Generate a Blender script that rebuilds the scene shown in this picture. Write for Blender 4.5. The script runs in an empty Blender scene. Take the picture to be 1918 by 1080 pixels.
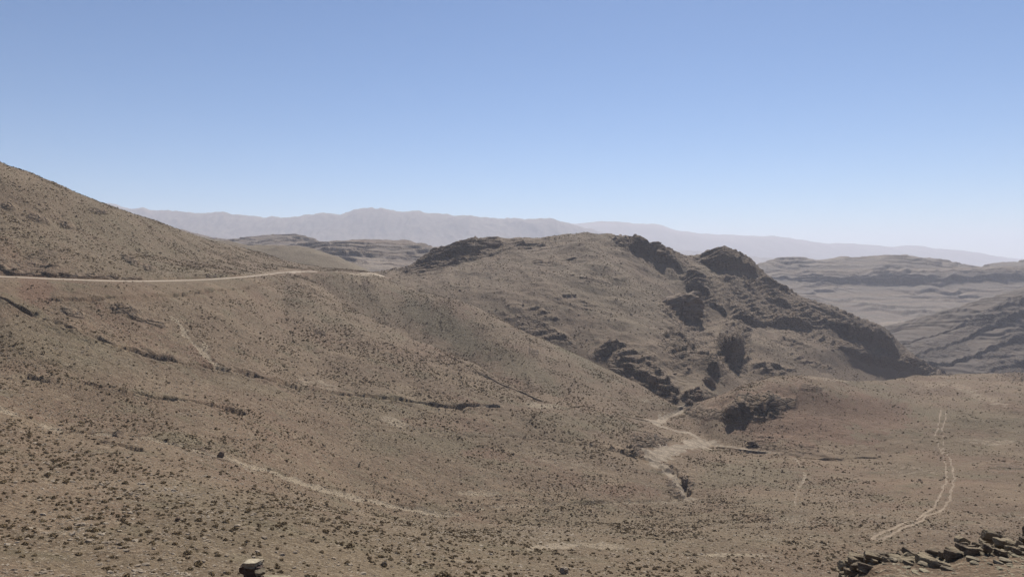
import bpy, math, random
import numpy as np
from mathutils import Vector, Matrix

rng = np.random.default_rng(7)
random.seed(7)
F = 1385.0      # focal length in photo pixels
CX = 959.0
H = 490.0       # picture row of the level line
sc = bpy.context.scene
COL = sc.collection

# ------------------------------------------------------------------ noise
def _h2(ix, iy, seed):
    h = (ix.astype(np.int64) * 374761393 + iy.astype(np.int64) * 668265263 + seed * 974634777) & 0xffffffff
    h = ((h ^ (h >> 13)) * 1274126177) & 0xffffffff
    return (h ^ (h >> 16)) & 0xffffffff

def perlin(x, y, seed=0):
    x0 = np.floor(x); y0 = np.floor(y)
    fx = x - x0; fy = y - y0
    ux = fx * fx * fx * (fx * (fx * 6 - 15) + 10); uy = fy * fy * fy * (fy * (fy * 6 - 15) + 10)
    def g(dx, dy):
        a = _h2(x0 + dx, y0 + dy, seed) * (2 * math.pi / 4294967296.0)
        return np.cos(a) * (fx - dx) + np.sin(a) * (fy - dy)
    a = g(0, 0); b = g(1, 0); c = g(0, 1); d = g(1, 1)
    return 1.5 * ((a + ux * (b - a)) * (1 - uy) + (c + ux * (d - c)) * uy)

def fbm(x, y, seed=0, octv=4, gain=0.5):
    s = 0; a = 1.0
    for k in range(octv):
        s = s + a * perlin(x * 2.03 ** k + 17.3 * k, y * 2.03 ** k - 9.1 * k, seed + k)
        a *= gain
    return s

def ridged(x, y, seed=0, octv=4):
    s = 0; a = 1.0
    for k in range(octv):
        s = s + a * (1 - 2 * np.abs(perlin(x * 2.1 ** k + 3.3 * k, y * 2.1 ** k + 7.7 * k, seed + k)))
        a *= 0.5
    return s / 1.9

def perlin3(p, seed=0):
    i = np.floor(p).astype(np.int64); f = p - i
    u = f * f * f * (f * (f * 6 - 15) + 10)
    r = 0
    for dx in (0, 1):
        for dy in (0, 1):
            for dz in (0, 1):
                h = _h2(i[:, 0] + dx + 57 * (i[:, 2] + dz), i[:, 1] + dy + 131 * (i[:, 2] + dz), seed)
                a = (h & 0xffff) * (2 * math.pi / 65536); b = ((h >> 16) & 0xffff) / 32768.0 - 1
                c = np.sqrt(1 - b * b)
                dot = c * np.cos(a) * (f[:, 0] - dx) + c * np.sin(a) * (f[:, 1] - dy) + b * (f[:, 2] - dz)
                w = (u[:, 0] if dx else 1 - u[:, 0]) * (u[:, 1] if dy else 1 - u[:, 1]) * (u[:, 2] if dz else 1 - u[:, 2])
                r = r + w * dot
    return 1.5 * r

def smooth(a, b, x):
    t = np.clip((x - a) / (b - a), 0, 1)
    return t * t * (3 - 2 * t)

# ------------------------------------------------------------------ interpolation
def pchip_slopes(X, Y):
    """monotone slopes; X, Y are (K, ...)"""
    h = np.diff(X, axis=0); d = np.diff(Y, axis=0) / h
    m = np.zeros_like(Y)
    w1 = 2 * h[1:] + h[:-1]; w2 = h[1:] + 2 * h[:-1]
    ok = d[:-1] * d[1:] > 0
    with np.errstate(divide='ignore', invalid='ignore'):
        hm = (w1 + w2) / (w1 / d[:-1] + w2 / d[1:])
    m[1:-1] = np.where(ok, hm, 0)
    m[0] = d[0]; m[-1] = d[-1]
    return m

def hermite(x0, x1, y0, y1, m0, m1, t):
    h = x1 - x0
    t2 = t * t; t3 = t2 * t
    return (2 * t3 - 3 * t2 + 1) * y0 + (t3 - 2 * t2 + t) * h * m0 + (-2 * t3 + 3 * t2) * y1 + (t3 - t2) * h * m1

def pch1(xs, ys, q):
    X = np.array(xs, float); Y = np.array(ys, float)
    m = pchip_slopes(X, Y)
    i = np.clip(np.searchsorted(X, q) - 1, 0, len(X) - 2)
    t = np.clip((q - X[i]) / (X[i + 1] - X[i]), 0, 1)
    return hermite(X[i], X[i + 1], Y[i], Y[i + 1], m[i], m[i + 1], t)

def width_of(D):
    return np.where(D >= 30, D, 30 - (30 - D) * 0.36)

class Sheet:
    """A piece of terrain: profile lines (px, py, depth), near to far, lofted into a world height field."""
    def __init__(s, px0, px1, step, lines, rows):
        s.px = np.arange(px0, px1 + 0.1, step)
        D = []; Z = []
        for ln in lines:
            if isinstance(ln, tuple):                    # (depth, height) for the ground at the viewer's feet
                d = np.full_like(s.px, ln[0]); z = np.full_like(s.px, ln[1])
            else:
                a = np.array(ln, float)
                d = np.exp(pch1(a[:, 0], np.log(a[:, 2]), s.px))
                z = -(pch1(a[:, 0], a[:, 1], s.px) - H) / F * d
            D.append(d); Z.append(z)
        for k in range(1, len(D)):
            D[k] = np.maximum(D[k], D[k - 1] + 0.8)
        D = np.array(D); Z = np.array(Z)
        M = pchip_slopes(D, Z)
        Ds = []; Zs = []; seg = []
        for k in range(len(lines) - 1):
            n = rows[k]
            t = (np.arange(n) / n)[:, None]
            Ds.append(D[k] + t * (D[k + 1] - D[k]))
            Zs.append(hermite(D[k], D[k + 1], Z[k], Z[k + 1], M[k], M[k + 1], t))
            seg += [k] * n
        Ds.append(D[-1:]); Zs.append(Z[-1:]); seg.append(len(lines) - 1)
        s.D = np.concatenate(Ds); s.Z = np.concatenate(Zs); s.seg = np.array(seg)
        s.X = (s.px[None] - CX) / F * width_of(s.D)
        s.Y = s.D.copy()
        s.PX = np.broadcast_to(s.px[None], s.D.shape)
        s.PY = H - F * s.Z / np.maximum(s.D, 1)
        s.mask = np.zeros(s.D.shape + (4,), np.float32)  # rock, red, pale, green
    def at(s, px, py, dmin=0, dmax=1e9):
        """first ground point met along the sight line through photo pixel px, py"""
        c = int(np.clip(round((px - s.px[0]) / (s.px[1] - s.px[0])), 0, len(s.px) - 1))
        PY = H - F * s.Z[:, c] / np.maximum(s.D[:, c], 1)
        ok = (PY <= py) & (s.D[:, c] > max(48, dmin)) & (s.D[:, c] < dmax)
        i = int(np.argmax(ok)) if ok.any() else int(np.argmin(np.where((s.D[:, c] > max(48, dmin)) & (s.D[:, c] < dmax), PY, 1e9)))
        return np.array([s.X[i, c], s.Y[i, c], s.Z[i, c]])
    def path(s, pts, **k):
        return np.array([s.at(p[0], p[1], **k) for p in pts])
    def dist(s, P, reach, widths=None):
        """distance of every vertex to a ground polyline (and blended width)"""
        best = np.full(s.D.shape, 1e6); wid = np.zeros(s.D.shape)
        for k in range(len(P) - 1):
            a = P[k]; b = P[k + 1]
            lo = np.minimum(a, b) - reach; hi = np.maximum(a, b) + reach
            sel = (s.X > lo[0]) & (s.X < hi[0]) & (s.Y > lo[1]) & (s.Y < hi[1])
            if not sel.any(): continue
            x = s.X[sel]; y = s.Y[sel]
            d = b[:2] - a[:2]; L = max(d @ d, 1e-6)
            t = np.clip(((x - a[0]) * d[0] + (y - a[1]) * d[1]) / L, 0, 1)
            r = np.hypot(x - a[0] - t * d[0], y - a[1] - t * d[1])
            cur = best[sel]
            if widths is not None:
                w = wid[sel]; w = np.where(r < cur, widths[k] + t * (widths[k + 1] - widths[k]), w); wid[sel] = w
            best[sel] = np.minimum(cur, r)
        return (best, wid) if widths is not None else best
    def blob(s, ch, px, py, rx, ry, a=1.0, rot=0.0, dmin=0, dmax=1e9):
        dx = s.PX - px; dy = s.PY - py
        c, q = math.cos(math.radians(rot)), math.sin(math.radians(rot))
        u = (dx * c + dy * q) / rx; v = (-dx * q + dy * c) / ry
        if not hasattr(s, 'bn'): s.bn = .32 * fbm(s.X / 14, s.Y / 14, 50, 4, .6)
        r = np.sqrt(u * u + v * v) + s.bn
        w = a * (1 - smooth(0.55, 1.1, r)) * ((s.D > dmin) & (s.D < dmax))
        s.mask[..., ch] = np.maximum(s.mask[..., ch], w)

def cliff(sh, pts, decay=2.6, jag=4.0, seed=0, dmin=0, rock=True, wid=1.3, win=9, hv=.4, calm=False):
    """bedrock scarp: pts are (px, py of its foot, visible height in px); the ground above the foot line is raised into a near-vertical
    face with a flat rim that dies out uphill"""
    eD = len(pts[0]) > 3
    a = np.array(pts, float)
    c0 = int(np.searchsorted(sh.px, a[0, 0])); c1 = int(np.searchsorted(sh.px, a[-1, 0]))
    foot = np.interp(sh.px[c0:c1], a[:, 0], a[:, 1]); hp = np.interp(sh.px[c0:c1], a[:, 0], a[:, 2])
    PY = H - F * sh.Zb[:, c0:c1] / np.maximum(sh.D[:, c0:c1], 1)
    ok = (PY <= foot[None]) & (sh.D[:, c0:c1] > max(48, dmin))
    Db = np.take_along_axis(sh.D[:, c0:c1], ok.argmax(0)[None], 0)[0]
    if eD: Db = np.interp(sh.px[c0:c1], a[:, 0], a[:, 3])
    win = min(win, (len(Db) // 3) * 2 - 1)
    if win >= 3:
        pd = np.pad(Db, win // 2, mode='edge')
        Db = np.median(np.stack([pd[i:i + len(Db)] for i in range(win)]), 0)
        pd = np.pad(Db, win // 2, mode='edge')
        Db = np.convolve(pd, np.ones(win) / win, 'valid')
    X = sh.X[:, c0:c1]; D = sh.D[:, c0:c1]
    x1 = (sh.px[c0:c1] - CX) / F * Db
    blocky = fbm(x1 / max(3 * jag, 4 * wid), Db * 0 + seed, seed, 2); blocky = .5 * blocky + .5 * np.round(blocky * 2.5) / 2.5
    Db = Db + jag * (.8 * blocky + .14 * fbm(x1 / 3.0, Db * 0 + 3.3, seed + 2, 3))
    end = np.minimum(1, np.minimum(np.arange(len(Db)), np.arange(len(Db))[::-1]) / 4.0)
    Hm = hp * Db / F * end * np.clip(.97 + hv * fbm(x1 / max(3 * jag, 2.5), Db * 0 + 1.1, seed + 4, 2), .15, 1.4)
    q = D - Db[None]
    # two or three beds step back up the face
    nb = 3; f = 0
    for b in range(nb):
        f = f + smooth(0, wid, q - b * (1.0 + .05 * Hm[None]) * (1 + .8 * perlin(X / 7, X * 0 + b, seed + 11))) / nb
    if calm:
        cw = .92 * smooth(8, 2.5, np.abs(q - 1.5)) * smooth(5, 9, Hm[None])
        sh.Z[:, c0:c1] += cw * (sh.Zb[:, c0:c1] - sh.Z[:, c0:c1])
    dz = Hm[None] * f * np.exp(-np.maximum(q, 0) / np.maximum(decay * Hm[None], 1))
    sh.Z[:, c0:c1] += dz
    if rock:
        r = smooth(-.35 * np.maximum(Hm, 2)[None], 0, q) * smooth(1.1 * np.maximum(Hm, 3)[None] + 2, .2 * Hm[None], q) * (Hm[None] > .6)
        sh.mask[:, c0:c1, 0] = np.maximum(sh.mask[:, c0:c1, 0], r)

def setp(o, **k):
    for a, b in k.items(): o[a] = b
    return o

def mesh_from(name, verts, faces, mats, smoothed=False, parent=None, mask=None, mask2=None, link=True):
    """faces: (N,3) or (N,4) int array, or a list of such arrays"""
    me = bpy.data.meshes.new(name)
    fl = faces if isinstance(faces, list) else [faces]
    fl = [f for f in fl if len(f)]
    me.vertices.add(len(verts)); me.vertices.foreach_set('co', np.asarray(verts, np.float32).ravel())
    loops = np.concatenate([f.ravel() for f in fl]).astype(np.int32)
    tot = np.concatenate([np.full(len(f), f.shape[1]) for f in fl]).astype(np.int32)
    st = np.concatenate([[0], np.cumsum(tot)[:-1]]).astype(np.int32)
    me.loops.add(len(loops)); me.loops.foreach_set('vertex_index', loops)
    me.polygons.add(len(tot)); me.polygons.foreach_set('loop_start', st); me.polygons.foreach_set('loop_total', tot)
    me.polygons.foreach_set('use_smooth', np.full(len(tot), smoothed))
    me.update(calc_edges=True)
    if mask is not None:
        at = me.color_attributes.new('mask', 'FLOAT_COLOR', 'POINT')
        at.data.foreach_set('color', np.asarray(mask, np.float32).ravel())
    if mask2 is not None:
        at = me.attributes.new('smoothness', 'FLOAT', 'POINT')
        at.data.foreach_set('value', np.asarray(mask2, np.float32).ravel())
    for m in (mats if isinstance(mats, list) else [mats]): me.materials.append(m)
    o = bpy.data.objects.new(name, me)
    if link: COL.objects.link(o)
    if parent: o.parent = parent
    return o

def sheet_faces(s, sel=None):
    r, c = s.D.shape
    i = (np.arange(r - 1)[:, None] * c + np.arange(c - 1)[None])
    q = np.stack([i, i + 1, i + c + 1, i + c], -1)
    return q if sel is None else q[sel]

def sheet_object(s, name, mat, sel=None, **props):
    q = sheet_faces(s, sel).reshape(-1, 4)
    V = np.stack([s.X, s.Y, s.Z], -1).reshape(-1, 3)
    used, inv = np.unique(q.ravel(), return_inverse=True)
    sm = getattr(s, 'sm', np.zeros(s.D.shape)).reshape(-1)[used]
    o = mesh_from(name, V[used], inv.reshape(-1, 4), mat, True, mask=s.mask.reshape(-1, 4)[used], mask2=sm)
    return setp(o, **props)

# ------------------------------------------------------------------ materials
class NT:
    def __init__(s, name):
        s.m = bpy.data.materials.new(name); s.m.use_nodes = True
        s.t = s.m.node_tree; s.t.nodes.clear()
        s.out = s.n('ShaderNodeOutputMaterial')
        s.tc = s.n('ShaderNodeNewGeometry').outputs['Position']
    def n(s, t, **k):
        x = s.t.nodes.new(t)
        for a, b in k.items(): setattr(x, a, b)
        return x
    def lk(s, a, b): s.t.links.new(a, b)
    def inp(s, sock, v):
        if hasattr(v, 'links'): s.lk(v, sock)
        else: sock.default_value = v
    def noise(s, scale, detail=4, rough=.55, vec=None, dist=0.0):
        x = s.n('ShaderNodeTexNoise'); x.inputs['Scale'].default_value = scale; x.inputs['Detail'].default_value = detail
        x.inputs['Roughness'].default_value = rough; x.inputs['Distortion'].default_value = dist
        s.lk(vec or s.tc, x.inputs['Vector']); return x.outputs['Fac']
    def voro(s, scale, feature='F1', out='Distance', vec=None, rnd=1.0):
        x = s.n('ShaderNodeTexVoronoi', feature=feature); x.inputs['Scale'].default_value = scale
        x.inputs['Randomness'].default_value = rnd
        s.lk(vec or s.tc, x.inputs['Vector']); return x.outputs[out]
    def ramp(s, v, a, b, lo=0.0, hi=1.0):
        x = s.n('ShaderNodeMapRange', interpolation_type='SMOOTHSTEP')
        s.inp(x.inputs[0], v); s.inp(x.inputs[1], a); s.inp(x.inputs[2], b); s.inp(x.inputs[3], lo); s.inp(x.inputs[4], hi)
        return x.outputs[0]
    def math(s, op, a, b=0.0, clamp=False):
        x = s.n('ShaderNodeMath', operation=op, use_clamp=clamp); s.inp(x.inputs[0], a); s.inp(x.inputs[1], b); return x.outputs[0]
    def mix(s, f, a, b, mode='MIX'):
        x = s.n('ShaderNodeMix', data_type='RGBA', blend_type=mode)
        s.inp(x.inputs[0], f)
        for so, v in ((x.inputs[6], a), (x.inputs[7], b)):
            if hasattr(v, 'links'): s.lk(v, so)
            else: so.default_value = (*v, 1)
        return x.outputs[2]
    def sep(s, v):
        x = s.n('ShaderNodeSeparateColor'); s.lk(v, x.inputs[0]); return x.outputs
    def attr(s, name):
        return s.n('ShaderNodeAttribute', attribute_name=name)
    def mapping(s, sx, sy, sz, rot=(0, 0, 0)):
        x = s.n('ShaderNodeMapping'); x.inputs['Scale'].default_value = (sx, sy, sz); x.inputs['Rotation'].default_value = rot
        s.lk(s.tc, x.inputs['Vector']); return x.outputs[0]
    def done(s, col, rough=.95, bump=None, dist=.1, strength=1.0):
        b = s.n('ShaderNodeBsdfPrincipled')
        s.inp(b.inputs['Base Color'], col); s.inp(b.inputs['Roughness'], rough)
        b.inputs['Specular IOR Level'].default_value = .15
        if bump is not None:
            u = s.n('ShaderNodeBump'); u.inputs['Distance'].default_value = dist; u.inputs['Strength'].default_value = strength
            s.lk(bump, u.inputs['Height']); s.lk(u.outputs[0], b.inputs['Normal'])
        s.lk(b.outputs[0], s.out.inputs['Surface'])
        return s.m

# desert palette (real reflectances)
BROWN = (.118, .078, .049); TAN = (.166, .117, .074); RED = (.128, .071, .046); GREYG = (.104, .088, .051)
PALE = (.28, .225, .158); ROCK = (.122, .081, .054); ROCKB = (.180, .127, .085)

def terrain_mat(name, fine=1.0, bands=None, tint=None):
    t = NT(name)
    m = t.attr('mask'); r, g, b = t.sep(m.outputs['Color'])[:3]; a = m.outputs['Alpha']
    smo = t.attr('smoothness').outputs['Fac']
    big = t.noise(.006, 3); med = t.noise(.035, 4, .6); sml = t.noise(.32, 5, .65); fin = t.noise(2.2 * fine, 5, .75)
    grit = t.voro(1.6 * fine, rnd=1.0)
    col = t.mix(t.ramp(med, .35, .68), BROWN, TAN)
    col = t.mix(t.math('MULTIPLY', t.ramp(big, .5, .68), .55), col, GREYG)
    col = t.mix(t.math('MULTIPLY', t.ramp(t.noise(.018, 4, .6, t.mapping(1, 1.3, 1, (0, 0, .6))), .50, .68), .5), col, RED)
    col = t.mix(t.math('MULTIPLY', t.ramp(sml, .48, .75), .35), col, TAN)
    col = t.mix(t.math('MULTIPLY', t.ramp(t.noise(.055, 4, .65, t.mapping(1, 1.6, 1, (0, 0, -.5))), .52, .66), .55), col, GREYG)
    # authored patches of red earth, pale gravel, grey-green scrub soil, painted spur crest light and hollow shade
    col = t.mix(t.math('MULTIPLY', t.ramp(t.math('ADD', g, t.math('MULTIPLY', t.math('SUBTRACT', sml, .5), 1.6)), .25, .8), .72), col, RED)
    col = t.mix(t.math('MULTIPLY', a, .8), col, GREYG)
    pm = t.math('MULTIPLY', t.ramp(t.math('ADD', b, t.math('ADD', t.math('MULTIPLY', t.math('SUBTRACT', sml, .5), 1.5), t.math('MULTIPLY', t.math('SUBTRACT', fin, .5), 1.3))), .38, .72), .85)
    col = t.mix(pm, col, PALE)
    # rock
    rn = t.noise(.16, 5, .7, t.mapping(1, 1, 2.6, (.25, .1, 0)))
    rc = t.mix(t.ramp(rn, .35, .7), ROCK, ROCKB)
    col = t.mix(t.ramp(t.math('ADD', r, t.math('MULTIPLY', t.math('SUBTRACT', sml, .5), .9)), .3, .65), col, rc)
    if bands:
        z = t.n('ShaderNodeSeparateXYZ'); 
        mp = t.mapping(1, 1, 1, bands[1]); t.lk(mp, z.inputs[0])
        zz = t.math('ADD', t.math('MULTIPLY', z.outputs[2], bands[0]), t.math('MULTIPLY', t.noise(.004, 4), 1.1))
        w = t.n('ShaderNodeTexNoise', noise_dimensions='1D'); w.inputs['Scale'].default_value = 1.0; w.inputs['Detail'].default_value = 5; w.inputs['Roughness'].default_value = .75
        t.lk(zz, w.inputs['W'])
        col = t.mix(t.math('MULTIPLY', t.ramp(w.outputs['Fac'], .44, .56), bands[2]), col, bands[3])
    ck = t.voro(.16, 'DISTANCE_TO_EDGE', 'Distance', t.mapping(1, 1, 2.2, (.3, .15, .4)))
    ckm = t.math('MULTIPLY', t.ramp(ck, .16, .02), t.ramp(r, .4, .8))
    col = t.mix(t.math('MULTIPLY', ckm, .6), col, (.045, .034, .027))
    # stones and grit: pale and dark flecks, several sizes
    keep = t.math('SUBTRACT', 1.0, t.math('MULTIPLY', smo, .72))
    f2 = t.noise(5.5 * fine, 3, .7); f3 = t.noise(1.1 * fine, 4, .75)
    for v, lo, hi, am, c in ((fin, .53, .62, .62, PALE), (f3, .57, .68, .5, PALE), (f2, .56, .68, .4, PALE),
                             (t.noise(.52 * fine, 4, .75), .54, .64, .42, PALE), (t.noise(.40 * fine, 5, .8), .55, .64, .50, (.060, .041, .025)),
                             (t.noise(1.7 * fine, 4, .7), .55, .63, .72, (.050, .034, .020)), (t.noise(4.1 * fine, 3, .7), .54, .63, .62, (.056, .038, .024)), (t.noise(.75 * fine, 5, .75), .56, .65, .66, (.058, .040, .024))):
        col = t.mix(t.math('MULTIPLY', t.math('MULTIPLY', t.ramp(v, lo, hi), am), keep), col, c)
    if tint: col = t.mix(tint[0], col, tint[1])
    h = t.math('ADD', t.math('MULTIPLY', fin, .5), t.math('ADD', t.math('MULTIPLY', sml, 1.6), t.math('MULTIPLY', t.math('MULTIPLY', rn, r), 9.0)))
    h = t.math('SUBTRACT', h, t.math('MULTIPLY', grit, .25))
    h = t.math('ADD', h, t.math('MULTIPLY', f3, .6))
    h = t.math('SUBTRACT', h, t.math('MULTIPLY', ckm, 3.0))
    return t.done(col, bump=h, dist=.55, strength=.85)

def rock_mat(name, dark, light, top, scale=1.0, patch=.5):
    t = NT(name)
    oc = t.tc
    n1 = t.noise(.9 * scale, 6, .7); n2 = t.noise(6 * scale, 5, .7); n3 = t.noise(.25 * scale, 3)
    st = t.noise(1.6 * scale, 5, .7, t.mapping(.5, .5, 3.2, (.2, .15, 0)))
    col = t.mix(t.ramp(st, .35, .68), dark, light)
    col = t.mix(t.math('MULTIPLY', t.ramp(n3, .45, .65), patch), col, top)
    col = t.mix(t.math('MULTIPLY', t.ramp(n2, .55, .75), .5), col, top)
    h = t.math('ADD', t.math('MULTIPLY', n1, 1.0), t.math('ADD', t.math('MULTIPLY', n2, .25), t.math('MULTIPLY', st, .8)))
    return t.done(col, .92, h, .16 / scale, .9)

def shrub_mat(name, c1, c2):
    t = NT(name)
    col = t.mix(t.ramp(t.noise(.7, 3), .35, .65), c1, c2)
    col = t.mix(t.math('MULTIPLY', t.ramp(t.noise(9, 2), .5, .7), .4), col, (.13, .115, .06))
    return t.done(col, .9)

M_GROUND = terrain_mat('desert_ground')
M_RIDGE = terrain_mat('ridge_ground', .75, tint=(.45, (.122, .088, .059)))
M_VALLEY = terrain_mat('valley_slope', .3, bands=(.045, (0.0, -.22, 0.0), .75, (.075, .062, .056)), tint=(.65, (.068, .053, .043)))
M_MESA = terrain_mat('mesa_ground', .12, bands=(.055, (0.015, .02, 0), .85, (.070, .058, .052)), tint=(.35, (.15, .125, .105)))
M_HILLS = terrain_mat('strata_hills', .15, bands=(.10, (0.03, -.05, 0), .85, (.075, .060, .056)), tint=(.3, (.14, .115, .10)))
M_GREEN = terrain_mat('rounded_hill', .4, tint=(.5, (.125, .105, .070)))
M_RANGE = terrain_mat('mountain_ground', .02, tint=(.35, (.095, .078, .066)))
M_STRATA = rock_mat('crag_rock', (.118, .080, .054), (.170, .122, .082), (.20, .150, .104), .12, .4)
M_LEDGE = rock_mat('ledge_rock', (.080, .058, .042), (.19, .148, .100), (.29, .238, .155), 1.8, .5)
M_SLAB = rock_mat('slab_rock', (.10, .08, .055), (.24, .20, .14), (.34, .30, .20), 2.0, .5)
M_STONE = rock_mat('stone', (.16, .125, .09), (.28, .225, .165), (.40, .34, .26), 1.0, .4)
M_SHRUB = shrub_mat('shrub_leaves', (.132, .088, .042), (.190, .136, .070))

tr = NT('road_gravel'); M_ROAD = tr.done(tr.mix(tr.ramp(tr.noise(.5, 5, .7), .3, .7), (.23, .185, .138), (.33, .27, .21)), bump=tr.noise(3, 4), dist=.05)
tw = NT('wash_gravel')
M_WASH = tw.done(tw.mix(tw.ramp(tw.noise(.22, 6, .78), .40, .62), (.160, .126, .090), (.30, .242, .178)), bump=tw.math('ADD', tw.noise(.8, 5, .7), tw.noise(5, 3)), dist=.3)
tk = NT('track_dust')
tkc = tk.mix(tk.attr('mask').outputs['Alpha'], (.20, .155, .108), (.28, .22, .16))
M_TRACK = tk.done(tk.mix(tk.math('MULTIPLY', tk.ramp(tk.noise(.9, 5, .75), .4, .62), .75), tkc, (.15, .11, .077)), bump=tk.noise(2, 5, .7), dist=.2)

# ------------------------------------------------------------------ main near terrain
A = (-20.0, 3.5); B = (0.0, -1.75); C_ = (12.0, -6.4)
L = [A, B, C_,
 [(-500,1172,25),(1500,1172,25),(1580,1130,25.5),(1650,1088,26),(1750,1080,26.5),(1918,1076,27),(2420,1040,27)],
 [(-500,1132,33),(1480,1130,33),(1560,1100,33.5),(1610,1066,34),(1680,1052,34.5),(1760,1050,35),(1810,1030,35),(1918,1016,36),(2100,985,36),(2420,950,37)],
 [(-500,1120,45),(1450,1122,45),(1560,1180,44),(1640,1225,44),(1918,1225,45),(2420,1180,46)],
 [(-500,1040,62),(0,1085,72),(480,1086,85),(960,1084,108),(1400,1085,135),(1600,1075,150),(1918,1060,160),(2420,1040,170)],
 [(-500,880,92),(0,930,105),(480,962,118),(960,1010,148),(1400,1015,176),(1918,1005,190),(2420,990,200)],
 [(-500,690,150),(0,772,165),(110,808,168),(240,820,172),(330,832,176),(420,855,180),(470,870,184),(600,915,198),(690,938,212),(760,950,220),(850,962,228),(960,952,240),(1100,946,258),(1250,940,280),(1290,938,285),(1400,950,255),(1600,955,245),(1918,960,235),(2420,960,230)],
 [(-500,600,190),(0,660,205),(200,720,212),(430,775,225),(600,815,250),(760,845,268),(960,855,300),(1100,860,310),(1210,860,330),(1290,860,345),(1340,880,330),(1500,890,315),(1700,890,315),(1918,890,310),(2420,880,310)],
 [(-500,500,210),(0,560,235),(50,585,238),(160,630,243),(280,665,255),(430,690,275),(600,730,305),(760,752,330),(1000,762,370),(1050,760,380),(1150,775,405),(1210,787,425),(1240,792,435),(1280,792,445),(1340,835,400),(1400,845,380),(1500,852,365),(1600,858,360),(1700,852,365),(1800,835,385),(1918,820,400),(2420,800,420)],
 [(-500,512,235),(0,519,272),(120,524,290),(250,527.5,325),(350,526,370),(450,520,430),(500,515,480),(540,510,530),(570,520,531),(600,537,524),(650,569,502),(700,600,475),(850,665,440),(960,722,405),(1050,757,392),(1150,771,414),(1210,783,436),(1240,787,448),(1280,768,478),(1300,768,470),(1340,790,430),(1400,780,425),(1450,775,425),(1500,775,425),(1600,785,425),(1700,790,430),(1800,770,455),(1918,750,480),(2420,740,500)],
 [(-500,510.5,241),(0,517.3,280),(120,521.8,298),(250,525.3,333),(350,523.8,378),(450,518.2,438),(500,513.2,488),(540,509,540),(570,521,540),(600,545,536),(650,588,520),(700,630,497),(850,702,467),(960,736,428),(1050,760,403),(1150,772,420),(1210,783.5,440),(1240,787,452),(1280,767,481),(1300,762,480),(1350,752,450),(1400,738,445),(1450,725,450),(1500,722,455),(1600,735,470),(1700,740,500),(1800,730,530),(1918,722,550),(2420,710,560)],
 [(-500,496,242),(0,509,281.2),(60,514,289),(120,517,299.2),(250,522,334.2),(350,521.6,379),(450,517,439),(540,507.5,550),(620,507.5,594),(690,511,640),(740,530,640),(820,552,615),(900,580,588),(1000,630,556),(1100,675,528),(1200,722,502),(1240,745,490),(1275,760,484),(1300,755,487),(1350,738,480),(1400,720,478),(1450,705,480),(1500,701,485),(1560,707,500),(1620,714,530),(1700,706,580),(1765,701,620),(1850,700,640),(1918,699,650),(2420,680,700)],
 [(-500,250,300),(0,410,345),(200,455,400),(400,487,490),(540,501,590),(620,506,630),(690,510,665),(740,540,660),(820,572,642),(900,608,620),(1000,664,588),(1100,710,557),(1200,750,527),(1275,771,498),(1300,770,500),(1400,740,500),(1500,720,510),(1620,730,560),(1765,720,660),(1918,720,690),(2420,700,740)],
 [(-500,60,380),(-300,165,390),(0,305,420),(100,344,450),(200,384,485),(300,419,530),(400,452,585),(480,473,640),(560,495,700),(620,504,720),(690,510,740),(760,530,720),(900,600,700),(1275,800,560),(1500,780,600),(1765,760,720),(1918,760,750),(2420,740,800)],
 [(-500,200,600),(0,400,620),(300,470,700),(560,520,800),(690,525,820),(900,640,780),(1275,850,650),(1765,830,800),(2420,800,900)]]
for _i in range(len(L[12])):                       # the road is a bench 7 m wide with a steep cut behind it
    if L[12][_i][0] < 545:
        p4 = L[11][_i]; d5 = p4[2] + 7.0; rise = L[12][_i][1] - L[13][_i][1] if L[13][_i][0] == p4[0] else None
        L[12][_i] = (p4[0], H + (p4[1] - H) * p4[2] / d5 - 1.5, d5)
L[13] = [(p[0], p[1], float(np.interp(p[0], [q[0] for q in L[12]], [q[2] for q in L[12]])) + 2.2) if p[0] < 500 else p for p in L[13]]
ROWS = [6, 6, 8, 22, 8, 14, 80, 110, 75, 70, 130, 8, 14, 110, 90, 14]
S = Sheet(-500, 2420, 2.4, L, ROWS)
def ease_columns(s, px, half, n):
    w = np.exp(-((s.px - px) / half) ** 2)[None]
    k = np.hanning(n); k /= k.sum()
    for nm in ('D', 'Z'):
        A = getattr(s, nm); B = np.pad(A, ((0, 0), (n // 2, n // 2)), mode='edge')
        cs = sum(k[i] * B[:, i:i + A.shape[1]] for i in range(n))
        setattr(s, nm, A * (1 - w) + cs * w)
    s.X = (s.px[None] - CX) / F * width_of(s.D); s.Y = s.D.copy(); s.PY = H - F * s.Z / np.maximum(s.D, 1)
ease_columns(S, 565, 34, 41)
S.Zb = S.Z.copy()
ROWSTART = np.concatenate([[0], np.cumsum(ROWS)])

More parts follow.
